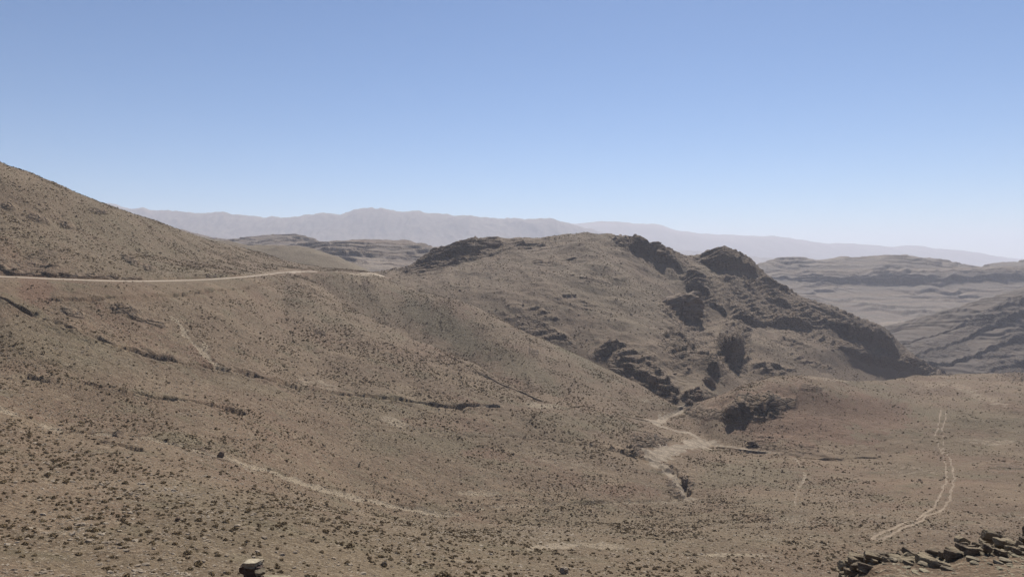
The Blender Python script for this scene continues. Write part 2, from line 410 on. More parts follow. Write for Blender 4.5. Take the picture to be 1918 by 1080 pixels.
road_pts = [(540,509.6),(560,508.4),(590,509.5),(620,510.2),(650,511.5),(690,513.5),(720,514)]
P_road = S.path(road_pts, dmin=500)
gul = {  # polyline, depth, half width, pale gravel, picks
 'g1': ([(0,772),(110,808),(240,818),(330,834),(380,846),(420,858),(470,872),(530,892),(600,915),(690,938),(760,950),(850,962)], .55, 3.0, 1.0),
 'g1b': ([(850,962),(900,952),(960,951),(1040,947),(1100,946),(1180,944),(1250,938),(1288,930)], .7, 2.2, .5),
 'g2': ([(0,560),(50,585),(100,610),(160,632),(215,650),(280,668),(350,682),(430,692),(500,713),(560,724),(620,736),(690,744),(760,753),(840,762),(930,763)], 4.2, 3.4, .12),
 'g3': ([(60,705),(110,716),(180,724),(240,735),(290,747),(345,752),(400,762),(450,778)], 2.0, 2.4, .15),
 'g4': ([(90,565),(160,566),(250,563),(340,556),(420,546),(490,537),(530,526)], 2.2, 1.5, 0.0),
 'g5': ([(1040,826),(1090,832),(1130,838),(1170,847),(1205,860),(1240,868)], 2.0, 2.2, .1),
 'g6': ([(700,800),(760,806),(850,812),(960,820),(1040,826)], .7, 2.0, .2),
 'g7': ([(640,548),(700,580),(760,625),(830,662),(900,700),(960,725),(1030,756)], 1.2, 3.0, .0),
 'g8': ([(1255,872),(1268,892),(1280,910),(1288,930)], 2.2, 2.8, .4),
 'g9': ([(1345,838),(1400,845),(1460,851),(1520,857),(1570,858),(1640,855)], 1.4, 2.0, .0),
 'g10': ([(190,830),(230,836),(262,845)], 1.2, 1.8, .1),
 'g11': ([(330,600),(350,630),(375,655),(395,675),(420,690)], .5, 2.6, .8),
 'g12': ([(0,765),(40,780),(90,800)], .4, 1.6, .5),
 'g13': ([(1130,770),(1180,782),(1220,790)], .6, 2.0, .5),
}
for k, (pts, dep, wid, pale) in gul.items():
    P = S.path(pts)
    # meander a little
    d = S.dist(P, wid * 5)
    near = d < wid * 5
    x = S.X; y = S.Y
    wob = .62 + .5 * fbm(x / 8, y / 8, 91, 3)
    d = np.abs(d + .9 * fbm(x / 6, y / 6, 92, 3))
    dd = d / (wid * np.clip(wob, .22, 1.3))
    cut = smooth(1.0, .66, dd) * np.clip(.62 + 1.0 * fbm(x / 18, y / 18, 33, 3), .12, 1.25)
    S.Z = np.where(near, S.Z - dep * cut + .12 * dep * np.exp(-((dd - 1.5) / .5) ** 2), S.Z)
    if pale: S.mask[..., 2] = np.maximum(S.mask[..., 2], 1.15 * pale * smooth(1.25, .6, dd + .45 * fbm(x / 4, y / 4, 12, 3)))
    else: S.mask[..., 1] = np.maximum(S.mask[..., 1], .4 * smooth(1.6, .6, dd))

# ground texture relief (metres), softened on the road and valley flats
amp = np.clip(S.D / 250, .12, 1.6)
flat = np.zeros(S.D.shape)
isroad = (S.seg[:, None] == 11) & (S.PX < 541)
road_d = S.dist(P_road, 20)
roadmask = isroad | ((road_d < 2.4 + 1.2 * fbm(S.X / 8, S.Y / 8, 99, 2)) & (S.D > 480) & (S.seg[:, None] >= 10))
rm = np.clip(1 - smooth(4, 14, road_d), 0, 1)
rm = rm * (S.seg[:, None] >= 11)
rm = np.maximum(rm, np.where((S.seg[:, None] >= 11) & (S.seg[:, None] <= 12) & (S.PX < 541), 1, 0))
rm = np.maximum(rm, (S.seg[:, None] == 10) * smooth(16, 3, S.D[ROWSTART[11]][None] - S.D) * smooth(560, 520, S.PX))
# made slope below the road is smooth spill
spill = smooth(572, 560, S.PY + 6 * fbm(S.X / 20, S.Y / 20, 61, 3)) * smooth(540, 440, S.PX) * (S.seg[:, None] == 10)
wash_poly = [(1290,752,4),(1278,760,6),(1268,772,7),(1245,783,8),(1222,791,10),(1245,800,9),(1275,808,10),(1300,815,9),(1322,827,12),(1290,834,12),(1255,843,13),(1225,853,13),(1226,866,10),(1246,880,7),(1262,895,6),(1276,915,5),(1288,934,5)]
P_w = S.path([(p[0], p[1]) for p in wash_poly], dmax=520); W_w = [p[2] * .5 for p in wash_poly]
side = [(1325,827,6),(1360,836,4),(1400,842,3),(1450,848,2),(1490,858,1.3),(1497,868,1.5),(1503,880,.6),(1508,892,2.2),(1502,905,1.4),(1494,914,.7),(1489,930,.9),(1490,948,1.6)]
P_s = S.path([(p[0], p[1]) for p in side]); W_s = [p[2] * .5 for p in side]
wd, ww = S.dist(P_w, 40, W_w); sd, sw = S.dist(P_s, 20, W_s)
edge = 1 + .55 * fbm(S.X / 5, S.Y / 5, 5, 4)
edge2 = .75 + .8 * fbm(S.X / 4, S.Y / 4, 15, 3)
wash = (wd < ww * edge * .85) | (sd < sw * edge2)
washsoft = np.maximum(smooth(1.45, .9, wd / np.maximum(ww, .1) / edge) * (wd < 1e5), smooth(1.5, .8, sd / np.maximum(sw, .1) / edge) * (sd < 1e5))
trk = [(1768,765),(1765,782),(1760,800),(1758,818),(1762,838),(1770,855),(1778,875),(1780,893),(1776,915),(1768,932),(1755,948),(1735,962),(1705,980),(1672,996),(1640,1010)]
P_t = S.path(trk); td = S.dist(P_t, 20)
wobt0 = 0
P_t2 = S.path([(1520,966),(1560,961),(1600,956),(1680,955),(1735,954)]); td2 = S.dist(P_t2, 10)
wobt = td + .9 * fbm(S.X / 6, S.Y / 6, 71, 4)
tn = fbm(S.X / 5, S.Y / 5, 74, 3)
track = ((np.abs(td + 1.0 * fbm(S.X / 24, S.Y / 24, 71, 3) - 1.35) < .56 + .20 * tn) | (td2 + .4 * fbm(S.X / 5, S.Y / 5, 72, 2) < .25)) & (S.D < 600)
ruts = (.9 * np.exp(-((wobt - 1.1) / .5) ** 2) + .5 * np.exp(-(td2 / .5) ** 2)) * np.clip(.65 + .8 * fbm(S.X / 11, S.Y / 11, 73, 3), .1, 1)

damp = (1 - .95 * rm) * (1 - .85 * np.clip(washsoft, 0, 1)) * (1 - .9 * smooth(34, 10, wd))
sel_right = smooth(1350, 1560, S.PX) * smooth(930 + 60 * smooth(1550, 1750, S.PX), 860 + 60 * smooth(1550, 1750, S.PX), S.PY) * (S.D > 195)
S.sm = np.clip(np.maximum(np.maximum(.85 * sel_right, spill * .9), np.maximum(rm, washsoft)), 0, 1)
n = 1.0 * fbm(S.X / 60, S.Y / 60, 1, 3) * np.clip(S.D / 300, .2, 1.4) + .34 * fbm(S.X / 13, S.Y / 13, 4, 4) * np.clip(S.D / 200, .4, 1.5) + .10 * fbm(S.X / 2.3, S.Y / 2.3, 8, 3)
# downhill runnels on the long left slopes
run = ridged(S.X / 22 + .35 * fbm(S.X / 50, S.Y / 50, 66, 2), S.Y / 130, 21, 3)
n = n + .45 * run * ((S.PX < 1250) & (S.D > 230)) * (1 - sel_right)
n = np.where(S.D < 46, .25 * fbm(S.X / 5, S.Y / 5, 4, 4), n)
S.Z = S.Z + n * damp
S.Z = S.Z - .12 * np.clip(washsoft, 0, 1) + .06 * fbm(S.X / 3, S.Y / 3, 81, 3) * washsoft
S.Z = S.Z - .12 * (wobt < 3.4) * np.exp(-((wobt - 1.5) / .8) ** 2)

# rocky ground: bedrock steps break through
for (px, py, rx, ry, a, ro) in [(1415,768,75,24,1.0,-8),(1215,825,42,13,1,0),(1205,850,25,10,.8,20),(1330,775,45,12,.7,0),(1300,765,26,12,.7,0),
        (235,583,26,8,1,10),(255,598,18,7,.8,20),(135,587,22,8,.8,20),(290,607,25,5,.7,15),(1275,905,26,26,.9,70),(1245,878,18,9,.7,0),
        (60,500,70,14,.5,10),(85,482,55,16,.4,-15),(250,490,22,8,.8,25),(280,500,16,6,.7,20),(70,410,24,9,.9,25),(125,422,16,6,.8,15),(15,388,16,6,.8,20),(185,398,20,5,.8,10),
        (600,620,14,5,.6,20),(1000,720,18,6,.7,35),(1470,830,60,18,.4,10),(1530,845,55,8,.4,12),(1435,705,18,5,.9,-20),(1520,725,26,6,.6,0),(1410,833,16,5,1,0),(1900,704,30,8,1,0),(1890,870,60,10,.5,0),
        (410,852,40,9,.45,18),(225,815,14,5,.9,10),(680,535,30,8,.6,-10),(950,570,40,12,.6,20)]:
    S.blob(0, px, py, rx, ry, a, ro, dmin=60)
for (px, py, rx, ry, a, ro) in [(140,430,330,90,.42,18),(70,545,45,40,.9,85),(10,480,40,40,.85,80),(110,480,75,30,.6,10),(380,665,42,16,.9,40),(230,620,140,40,.5,15),(180,790,170,40,.4,10),(840,795,170,16,.55,3),(1180,920,70,18,.8,5),
        (900,850,50,14,.7,5),(230,960,180,60,.35,10),(1480,778,210,62,1.0,6),(1620,770,120,40,.8,10),(1330,950,60,14,.7,5),(1420,968,50,8,.8,0),(1540,985,40,12,.8,20),(520,820,160,60,.4,15),(700,900,150,40,.35,10),(480,760,200,40,.35,12)]:
    S.blob(1, px, py, rx, ry, a, ro)
for (px, py, rx, ry, a, ro) in [(1040,1020,70,8,.95,-3),(1120,1018,60,6,.7,3),(1380,1037,90,3,.9,1),(740,790,40,9,.75,15),(600,718,60,14,.5,10),(880,925,60,7,.6,3),(850,960,30,7,.7,0),(470,880,60,5,.5,22),(560,903,50,5,.6,24),
        (1020,760,40,7,.75,5),(910,762,40,3,.8,0),(1080,870,120,10,.45,4),(1220,745,50,22,.4,30),(480,512,60,5,.5,-5),(700,514,60,5,.8,0),(760,518,40,3,.6,0),(240,490,30,6,.3,10),
        (1290,945,60,10,.5,0),(1490,975,40,5,.45,0),(1830,740,80,10,.5,20),(1760,720,60,9,.4,-10),(1560,708,50,6,.5,5),(1860,828,80,6,.5,0),(850,1045,70,8,.4,5),(900,1075,60,10,.4,0),(1700,880,90,10,.4,5),(700,660,20,6,.4,20),(385,650,8,16,.8,-40),(60,775,60,4,.4,15)]:
    S.blob(2, px, py, rx, ry, a, ro, dmin=60)
for (px, py, rx, ry, a, ro) in [(120,430,330,95,.38,18),(700,1030,800,80,.42,0),(1300,985,420,60,.4,0),(330,820,60,18,.8,10),(760,830,130,24,.6,5),(420,970,250,70,.5,0),(1400,890,120,30,.7,0),(1000,1000,260,40,.5,0),(120,660,200,40,.5,12),(1100,790,100,18,.5,5),(60,620,80,30,.5,10),(460,720,90,18,.4,15),(700,560,120,30,.4,25)]:
    S.blob(3, px, py, rx, ry, a, ro, dmin=60)
for (px, py, rx, ry, a, ro) in [(770,600,150,9,.34,32),(900,672,120,8,.36,30),(1000,722,70,8,.34,32),(1000,605,120,9,.36,31),(1150,680,120,10,.34,36),(640,548,60,12,.3,40)]: S.blob(2, px, py, rx, ry, a, ro, dmin=300)  # pale strips along spur crests: sunlight put into the colour, also dry grass
for (px, py, rx, ry, a, ro) in [(830,610,130,30,.9,32),(980,690,110,22,.7,32),(1060,640,120,26,.9,38)]: S.blob(3, px, py, rx, ry, a, ro, dmin=425)  # hollows beyond the crests: slope shade painted in as darker grey-green
S.blob(1, 10, 465, 26, 36, 1.0, 0); S.blob(1, 60, 500, 90, 14, .8, 5)
for k, (pts, dec, jag, dm) in enumerate([
    ([(1345,780,4),(1358,790,22),(1376,793,28),(1392,788,24),(1410,782,18),(1440,776,16),(1470,768,12),(1495,758,3)], 2.2, 3, 390),
    ([(1168,851,1),(1185,850,3),(1205,850,4),(1222,847,1)], 2.2, .8, 0), ([(1160,840,1),(1190,838,4),(1225,836,4),(1252,834,1)], 2.2, .8, 0), ([(1190,822,1),(1215,820,4),(1245,820,1)], 2.2, .8, 0),
    ([(1176,831,1),(1195,829,4),(1225,829,4),(1250,828,1)], 2.2, .8, 0),
    ([(1268,905,3),(1276,908,8),(1286,910,8),(1292,908,2)], 2.0, .8, 0), ([(1258,890,2),(1266,894,8),(1274,896,2)], 2.0, .8, 0),
    ([(-60,513,9),(0,515,10),(24,515.5,9),(60,517,8),(100,519.5,6),(130,520.5,6),(165,522,5),(200,523.5,4),(240,524,3),(300,524,2.5),(400,520,2),(470,516,1.5)], 1.2, .2, 282.5),
    ([(205,589,2),(215,590,5),(230,589,6),(240,587,2)], 2.0, .8, 200), ([(238,601,1),(247,603,4),(258,601,4),(266,599,1)], 2.0, .8, 200),
    ([(118,588,1),(126,593,4),(140,597,4),(150,597,1)], 2.0, .7, 200),
    ([(50,500,1),(75,503,4),(100,502,4),(125,499,1)], 2.0, 1.5, 300), ([(240,494,1),(252,496,4),(264,495,1)], 2.0, 1, 330), ([(262,504,2),(278,508,5),(290,508,2)], 2.0, 1, 330),
    ([(55,412,2),(68,417,7),(84,417,5),(95,419,2)], 2.0, 1.5, 330), ([(112,424,2),(125,428,5),(138,428,2)], 2.0, 1, 330), ([(5,390,2),(15,393,5),(26,392,2)], 2.0, 1, 330), ([(170,400,2),(190,404,4),(205,402,2)], 2, 1, 330),
    ([(225,822,2),(232,825,6),(246,824,2)], 2.0, .6, 0), ([(590,622,1),(602,624,5),(612,622,1)], 2, 1, 300), ([(985,722,1),(1000,726,5),(1015,724,1)], 2, 1, 500),
    ([(1520,840,1),(1545,847,2),(1580,857,1)], 2, 1, 300), ([(1500,828,1),(1530,837,2),(1555,846,1)], 2, 1, 300), ([(1880,712,3),(1900,713,9),(1935,712,8)], 2, 2, 500),
    ([(1130,836,1),(1150,842,4),(1175,852,4),(1200,862,3)], 2, 1, 0), ([(1420,708,1),(1435,707,4),(1452,704,1)], 2, 2, 440)]):
    cliff(S, pts, dec, jag, 500 + 7 * k, dm, wid=.7)
for k, (pts, rk_) in enumerate([
    ([(0,563,2),(20,572,4),(50,590,6),(75,603,6),(100,616,8),(130,627,10),(150,637,9),(165,643,6),(185,648,4),(205,655,4),(240,663,4),(268,672,3)], 1), ([(268,664,2),(285,670,4),(320,680,5),(350,686,4),(380,692,5),(410,696,5),(425,698,3),(450,702,3),(480,711,5),(505,719,5),(525,723,2),(555,728,3),(590,735,3)], 1), ([(262,655,2),(275,661,6),(300,666,7),(330,675,6),(352,680,3)], 1),
    ([(640,738,2),(665,744,5),(690,747,6),(720,750,4),(745,754,6),(760,757,3),(800,761,2),(850,764,3),(930,765,2)], 1),
    ([(70,706,1),(100,716,4),(130,720,6),(160,725,5),(185,730,6),(210,736,9),(240,743,8),(270,748,6),(285,750,3),(330,755,3),(365,762,3),(410,770,2)], 1),
    ([(85,568,2),(100,569,5),(150,569,5),(200,567,5),(250,566,5),(300,562,5),(350,557,4),(400,550,4),(450,544,3),(520,530,2)], 0),
    ([(0,565,2),(15,566,3),(25,566,1)], 0), ([(1100,834,1),(1125,838,4),(1150,844,5),(1180,852,6),(1200,862,4),(1225,870,2)], 1), ([(1120,770,1),(1150,778,2),(1190,786,2)], 0),
    ([(380,845,1),(410,852,4),(440,860,4),(470,868,3),(500,878,2)], 0), ([(490,872,2),(520,883,4),(550,894,5),(580,904,4),(620,920,3),(660,929,2)], 1), ([(700,934,2),(740,941,4),(780,950,5),(810,956,3)], 0), ([(880,954,2),(905,952,6),(940,954,4),(960,956,2)], 1), ([(985,948,1),(1010,949,3),(1050,948,2),(1090,949,1)], 0), ([(1130,947,1),(1180,946,3),(1230,942,3),(1270,940,2)], 0),
    ([(1330,832,1),(1370,843,3),(1420,848,3),(1470,854,3),(1520,858,3),(1560,859,3),(1600,858,2),(1680,855,1)], 0), ([(195,836,1),(225,840,4),(250,842,5),(270,847,2)], 1),
    ([(650,806,1),(690,808,3),(740,810,2)], 0), ([(265,604,1),(290,610,3),(320,614,1)], 1), ([(1240,880,2),(1255,886,6),(1270,890,4)], 1), ([(1265,918,2),(1280,922,6),(1290,920,3)], 1), ([(640,542,2),(665,540,5),(695,536,4),(705,534,1)], 1), ([(660,735,1),(700,738,1)], 0)]):
    cliff(S, pts, 3.0, .7, 900 + 5 * k, rock=False, wid=.3)
    if rk_: cliff(S, [(p[0] + 4, p[1] - 3, p[2] * .4) for p in pts], 2.0, .7, 902 + 5 * k, rock=False, wid=.3)
rk = S.mask[..., 0]
terr = (S.Z + .18 * S.X + .1 * S.Y + 1.2 * fbm(S.X / 9, S.Y / 9, 41, 3)) / 2.6
tz = np.floor(terr) + smooth(.25, .6, terr - np.floor(terr)) - terr
S.Z = S.Z + np.where(rk > .02, rk * (tz * 1.7 + .9 * ridged(S.X / 5, S.Y / 5, 43, 4) + .3), 0) * np.clip(S.D / 320, .35, 1.3)
# cut bank above the road stands in bare earth
bank = (S.seg[:, None] == 12) & (S.PX < 541)
S.mask[..., 0] = np.maximum(S.mask[..., 0], np.where(bank & (S.PX < 330), .4, 0))

rv = roadmask; r4 = rv[:-1, :-1] & rv[1:, :-1] & rv[:-1, 1:] & rv[1:, 1:]
r4 |= ((S.seg[:-1, None] == 11) & (S.PX[:-1, :-1] < 539))
w4 = wash[:-1, :-1] & wash[1:, 1:] & ~r4
t4 = track[:-1, :-1] & track[1:, 1:] & ~r4 & ~w4
g4 = ~(r4 | w4 | t4)
S.mask[..., 2] = np.maximum(S.mask[..., 2], .42 * np.clip(washsoft, 0, 1))
mk = S.mask[..., 3].copy()
S.mask[..., 3] = np.where(track, np.clip(ruts, 0, 1), mk)
sheet_object(S, 'dirt_track', M_TRACK, t4, kind='structure')
S.mask[..., 3] = mk
sheet_object(S, 'ground', M_GROUND, g4, kind='structure')
sheet_object(S, 'road', M_ROAD, r4, kind='structure')
sheet_object(S, 'dry_streambed', M_WASH, w4, kind='structure')

# ------------------------------------------------------------------ central ridge
R_ = [
 [(640,540,680),(740,543,657),(820,575,636),(900,612,613),(1000,669,581),(1100,715,550),(1200,755,520),(1275,770,495),(1300,772,500),(1340,765,520),(1450,735,590),(1600,722,740),(1700,716,870),(1765,712,950),(1900,725,1000),(2000,740,1050)],
 [(640,535,720),(740,520,710),(820,533,690),(900,548,675),(1000,585,645),(1100,630,610),(1150,655,590),(1200,690,560),(1250,715,540),(1300,728,535),(1340,720,560),(1450,705,640),(1600,690,790),(1700,695,900),(1765,706,965),(2000,735,1070)],
 [(640,530,760),(740,510,760),(820,513,740),(900,513,735),(1000,528,715),(1100,560,690),(1150,580,672),(1200,605,652),(1250,635,630),(1300,670,600),(1340,680,610),(1400,675,650),(1450,665,690),(1600,655,830),(1700,680,930),(1765,704,980),(2000,733,1080)],
 [(640,525,800),(740,506,790),(820,492,800),(900,485,800),(1000,485,805),(1090,492,800),(1150,515,780),(1200,545,765),(1250,575,750),(1300,600,745),(1340,605,760),(1400,605,790),(1450,610,810),(1500,620,830),(1600,635,880),(1700,672,960),(1765,702,990),(2000,732,1085)],
 [(640,522,830),(740,504,810),(790,488,830),(820,474,850),(900,462,860),(1000,458,880),(1090,455,890),(1150,462,880),(1200,485,860),(1250,505,860),(1300,515,870),(1350,505,890),(1400,530,900),(1450,560,910),(1500,580,920),(1600,610,940),(1700,663,990),(1765,701,1000),(2000,731,1090)],
 [(640,520,840),(700,512,835),(750,503,835),(790,484,855),(830,466,880),(890,450,900),(970,448,930),(1010,444,940),(1080,438,950),(1150,441,930),(1190,450,905),(1215,464,895),(1240,464,930),(1290,477,960),(1320,470,950),(1350,466,945),(1390,478,960),(1420,501,980),(1460,536,985),(1500,557,990),(1560,577,1000),(1600,594,1005),(1650,612,1015),(1700,657,1025),(1740,690,1020),(1765,700,1010),(2000,730,1100)],
 [(640,600,1000),(750,600,1000),(1080,520,1100),(1420,600,1150),(1700,720,1200),(2000,780,1300)]]
R = Sheet(640, 2000, 2.0, R_, [40, 70, 90, 100, 90, 16])
# spur running down the front of the ridge and the gullies beside it
def add_spur(sh, pts, h, w, dmin=0):
    P = sh.path(pts, dmin=dmin); d = sh.dist(P, w * 4)
    sh.Z += h * np.exp(-(d / w) ** 2)
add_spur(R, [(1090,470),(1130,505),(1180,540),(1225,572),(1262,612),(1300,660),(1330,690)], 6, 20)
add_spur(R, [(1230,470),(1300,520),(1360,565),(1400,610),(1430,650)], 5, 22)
add_spur(R, [(1300,540),(1310,575),(1300,600),(1280,640),(1260,690)], -4, 18)
add_spur(R, [(1440,600),(1420,650),(1400,700)], -3, 20)
add_spur(R, [(1480,560),(1540,610),(1610,650),(1700,690)], 6, 24)
for (px, py, rx, ry, a, ro) in [(1530,605,190,42,.62,24),(1400,560,110,34,.5,20),(1290,640,60,60,.55,40),(1200,690,90,40,.5,30),(850,478,110,20,1,-15),(960,458,70,10,.6,-4),(1190,462,45,18,1,20),(1250,478,38,16,1,20),(1275,495,35,16,.7,40),(1358,480,70,24,1,8),(1405,495,40,16,1,35),
        (1285,578,52,30,1,-12),(1305,532,34,14,.9,25),(1325,548,26,14,.8,45),(1372,655,34,46,1,-20),(1390,625,16,34,.9,15),(1335,690,40,20,.8,35),(1230,715,52,26,.9,28),(1185,690,44,18,.85,30),(1245,735,45,20,.95,28),(1300,745,40,16,1,0),
        (1135,662,40,14,.8,-20),(1165,690,36,14,.8,25),(1440,545,62,26,.85,12),(1475,525,32,16,.9,35),(1420,592,66,24,.95,0),(1500,592,60,24,.95,15),(1600,612,92,30,1,17),(1650,640,56,24,1,38),(1690,680,56,18,1,12),(1560,640,60,18,.7,15),(1745,692,44,14,1,15),(1480,640,34,10,.5,20),
        (1290,620,40,30,.7,50),(1270,650,40,26,.8,45),(1380,560,50,14,.7,10),(1080,570,60,14,.45,10),(1000,590,50,14,.5,20),(1010,620,70,18,.6,25),(1120,530,60,8,.35,0),(1040,490,60,8,.4,-5),(1360,525,26,6,.6,0),(1440,690,50,12,.6,20),(1520,680,50,8,.4,20)]:
    R.blob(0, px, py, rx, ry, a, ro)
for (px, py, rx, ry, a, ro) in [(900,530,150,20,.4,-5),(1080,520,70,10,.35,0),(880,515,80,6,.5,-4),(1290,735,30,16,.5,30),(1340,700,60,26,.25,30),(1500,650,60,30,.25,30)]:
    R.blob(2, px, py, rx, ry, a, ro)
R.blob(3, 1150, 560, 140, 60, .5, 25); R.blob(3, 1360, 530, 120, 30, .4, 10); R.blob(1, 1020, 500, 150, 24, .3, 0)
n = 3.0 * fbm(R.X / 70, R.Y / 70, 2, 3) + 1.0 * fbm(R.X / 18, R.Y / 18, 6, 4) + 1.4 * ridged(R.X / 26 + .3 * fbm(R.X / 60, R.Y / 60, 67, 2), R.Y / 110, 23, 3)
R.Zb = R.Z.copy()
R.Z = R.Z + n * np.clip((R.D - R.D[:1]) / 60, .2, 1)
rk = R.mask[..., 0].copy()
terr = (R.Z - .20 * R.X + .12 * R.Y + 2.5 * fbm(R.X / 30, R.Y / 30, 44, 4)) / 6.0
tz = np.floor(terr) + smooth(.30, .46, terr - np.floor(terr)) - terr
var = np.clip(.55 + 1.1 * fbm(R.X / 33, R.Y / 33, 48, 3), 0, 1.3)
R.Z = R.Z + rk * (tz * 5.6 * var + 1.8 * ridged(R.X / 15, R.Y / 15, 45, 4) * (.5 + .5 * perlin(R.X / 40, R.Y / 40, 3)) + .3 * fbm(R.X / 7, R.Y / 7, 46, 2))
terr = (R.Z - .20 * R.X + .12 * R.Y + 1.2 * fbm(R.X / 9, R.Y / 9, 47, 3)) / 1.9
tz = np.floor(terr) + smooth(.3, .6, terr - np.floor(terr)) - terr
R.Z = R.Z + (.12 + .88 * rk) * tz * 1.1
for k, (pts, dec, jag) in enumerate([
    ([(1172,468,4),(1185,472,16),(1200,474,20),(1214,472,18),(1222,476,3)], 1.6, 5),
    ([(1218,486,3),(1235,492,14),(1255,496,12),(1272,506,12),(1285,512,2)], 1.8, 5),
    ([(1306,492,4),(1325,498,16),(1345,502,26),(1365,506,28),(1385,508,24),(1398,504,14)], 1.5, 6),
    ([(1385,506,5),(1400,510,18),(1415,514,16),(1424,520,3)], 1.6, 5),
    ([(1278,540,3),(1295,543,13),(1312,548,14),(1325,556,12),(1338,566,4)], 2.4, 5),
    ([(1322,574,4),(1340,580,10),(1356,592,14),(1368,604,8)], 2.4, 5),
    ([(1342,640,6),(1352,662,34),(1364,680,52),(1378,690,56),(1388,684,50),(1396,664,34),(1400,640,10)], 2.0, 1.6),
    ([(1322,690,4),(1334,702,24),(1346,708,26),(1354,704,8)], 2.2, 4),
    ([(1258,622,3),(1272,632,14),(1288,646,12),(1300,660,12),(1312,676,4)], 2.2, 5),
    ([(1108,672,2),(1122,674,12),(1140,668,18),(1156,657,14),(1166,652,2)], 2.6, 2.5),
    ([(1150,690,3),(1175,700,14),(1195,706,12),(1215,722,20),(1240,738,16),(1260,750,14),(1275,758,4)], 1.8, 5),
    ([(1190,676,3),(1210,690,10),(1235,706,10),(1255,720,3)], 2.0, 5),
    ([(1276,752,5),(1292,756,16),(1310,754,18),(1326,748,6)], 2.0, 4),
    ([(1420,524,3),(1440,534,12),(1462,540,10),(1476,548,4)], 2.0, 5),
    ([(1425,560,4),(1445,570,14),(1465,574,18),(1480,580,10),(1490,590,3)], 1.8, 5),
    ([(1365,598,4),(1385,606,14),(1405,612,22),(1425,616,16),(1445,612,14),(1470,612,20),(1495,616,24),(1515,618,16),(1528,622,3)], 1.9, 6),
    ([(1455,632,2),(1480,640,8),(1505,648,6),(1520,654,2)], 2.0, 5),
    ([(1535,602,3),(1555,616,16),(1580,628,26),(1605,638,32),(1630,648,34),(1652,656,38),(1668,664,34),(1682,676,18),(1692,684,4)], 1.5, 7),
    ([(1500,568,2),(1530,582,8),(1560,594,9),(1590,604,8),(1615,614,3)], 2.2, 6),
    ([(1560,650,3),(1590,664,14),(1620,676,14),(1650,686,18),(1690,694,18),(1720,700,16),(1752,704,8)], 1.6, 6),
    ([(1690,676,4),(1710,684,16),(1735,694,14),(1758,702,5)], 1.6, 5),
    ([(770,501,4),(790,494,14),(815,488,18),(845,482,22),(875,476,20),(900,470,13),(925,464,8),(960,458,4)], 1.4, 8),
    ([(840,496,3),(870,490,10),(905,482,8),(940,474,6),(975,468,2)], 2.0, 8),
    ([(1350,527,2),(1362,528,5),(1378,527,2)], 2.5, 4), ([(1050,576,2),(1085,580,5),(1120,586,2)], 2.6, 6), ([(960,598,2),(1000,606,6),(1030,618,5),(1060,640,7),(1085,655,3)], 2.4, 6),
    ([(985,470,1),(1020,466,3),(1060,462,2)], 3, 6), ([(1080,528,1),(1120,530,4),(1150,534,2)], 3, 6), ([(1420,690,2),(1445,696,8),(1475,700,8),(1500,702,3)], 2, 5)]):
    cliff(R, pts, dec, jag, 200 + 7 * k, win=15, wid=2.2, hv=.2, calm=True)
rk = R.mask[..., 0]
R.Z = R.Z + smooth(.2, .8, rk) * (.45 * ridged(R.X / 11, R.Y / 11, 146, 3))
R.sm = np.clip(.12 + .1 * (1 - rk), 0, 1)
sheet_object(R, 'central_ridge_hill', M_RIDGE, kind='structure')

# ------------------------------------------------------------------ farther hills and mountains
def far_sheet(name, mat, lines, rows, step, n1, a1, n2, a2, seed, step_h=0, step_a=0, tilt=(0, 0), post=None):
    s = Sheet(lines[0][0][0], lines[0][-1][0], step, lines, rows)
    w = np.clip((s.D - s.D[:1]) / (.12 * s.D), .1, 1)
    s.Z = s.Z + (a1 * fbm(s.X / n1, s.Y / n1, seed, 4) + a2 * ridged(s.X / n2, s.Y / (2.2 * n2), seed + 9, 4)) * w
    if step_h:
        q = (s.Z + tilt[0] * s.X + tilt[1] * s.Y + 1.1 * step_h * fbm(s.X / (9 * step_h), s.Y / (9 * step_h), seed + 3, 5)) / step_h
        s.Z = s.Z + step_a * np.clip(1 + 1.6 * fbm(s.X / (12 * step_h), s.Y / (12 * step_h), seed + 5, 3), .1, 2) * step_h * (np.floor(q) + smooth(.25, .55, q - np.floor(q)) - q) * w
    if post: post(s)
    return s, sheet_object(s, name, mat, kind='structure')

def vs_post(s):
    for (px, py, rx, ry, a, ro) in [(1870,590,90,16,1,-28),(1900,640,80,20,1,-30),(1760,655,60,18,.9,-10),(1800,625,70,8,.7,-25),(1890,685,60,14,.9,-10),(1720,690,40,12,.8,0),(2000,560,90,30,1,-28)]:
        s.blob(0, px, py, rx, ry, a, ro)
    s.Zb = s.Z.copy()
    for k, pts in enumerate([[(1690,676,2),(1730,664,8),(1780,650,6),(1830,628,9),(1880,606,12),(1940,584,12),(2100,540,10),(2300,500,3)], [(1780,612,1),(1830,592,3),(1880,580,8),(1918,570,9),(1990,548,8),(2100,520,3)],
        [(1700,690,2),(1740,690,10),(1780,684,8),(1830,668,8),(1880,648,12),(1940,640,12),(2050,610,4)], [(1680,650,1),(1740,632,3),(1800,612,3),(1860,588,2)], [(1840,700,3),(1890,690,8),(1950,684,8),(2050,670,3)]]):
        cliff(s, pts, 2.0, 8, 1400 + 9 * k, wid=3, win=21)
    s.Z += s.mask[..., 0] * (3 * ridged(s.X / 30, s.Y / 30, 77, 4))
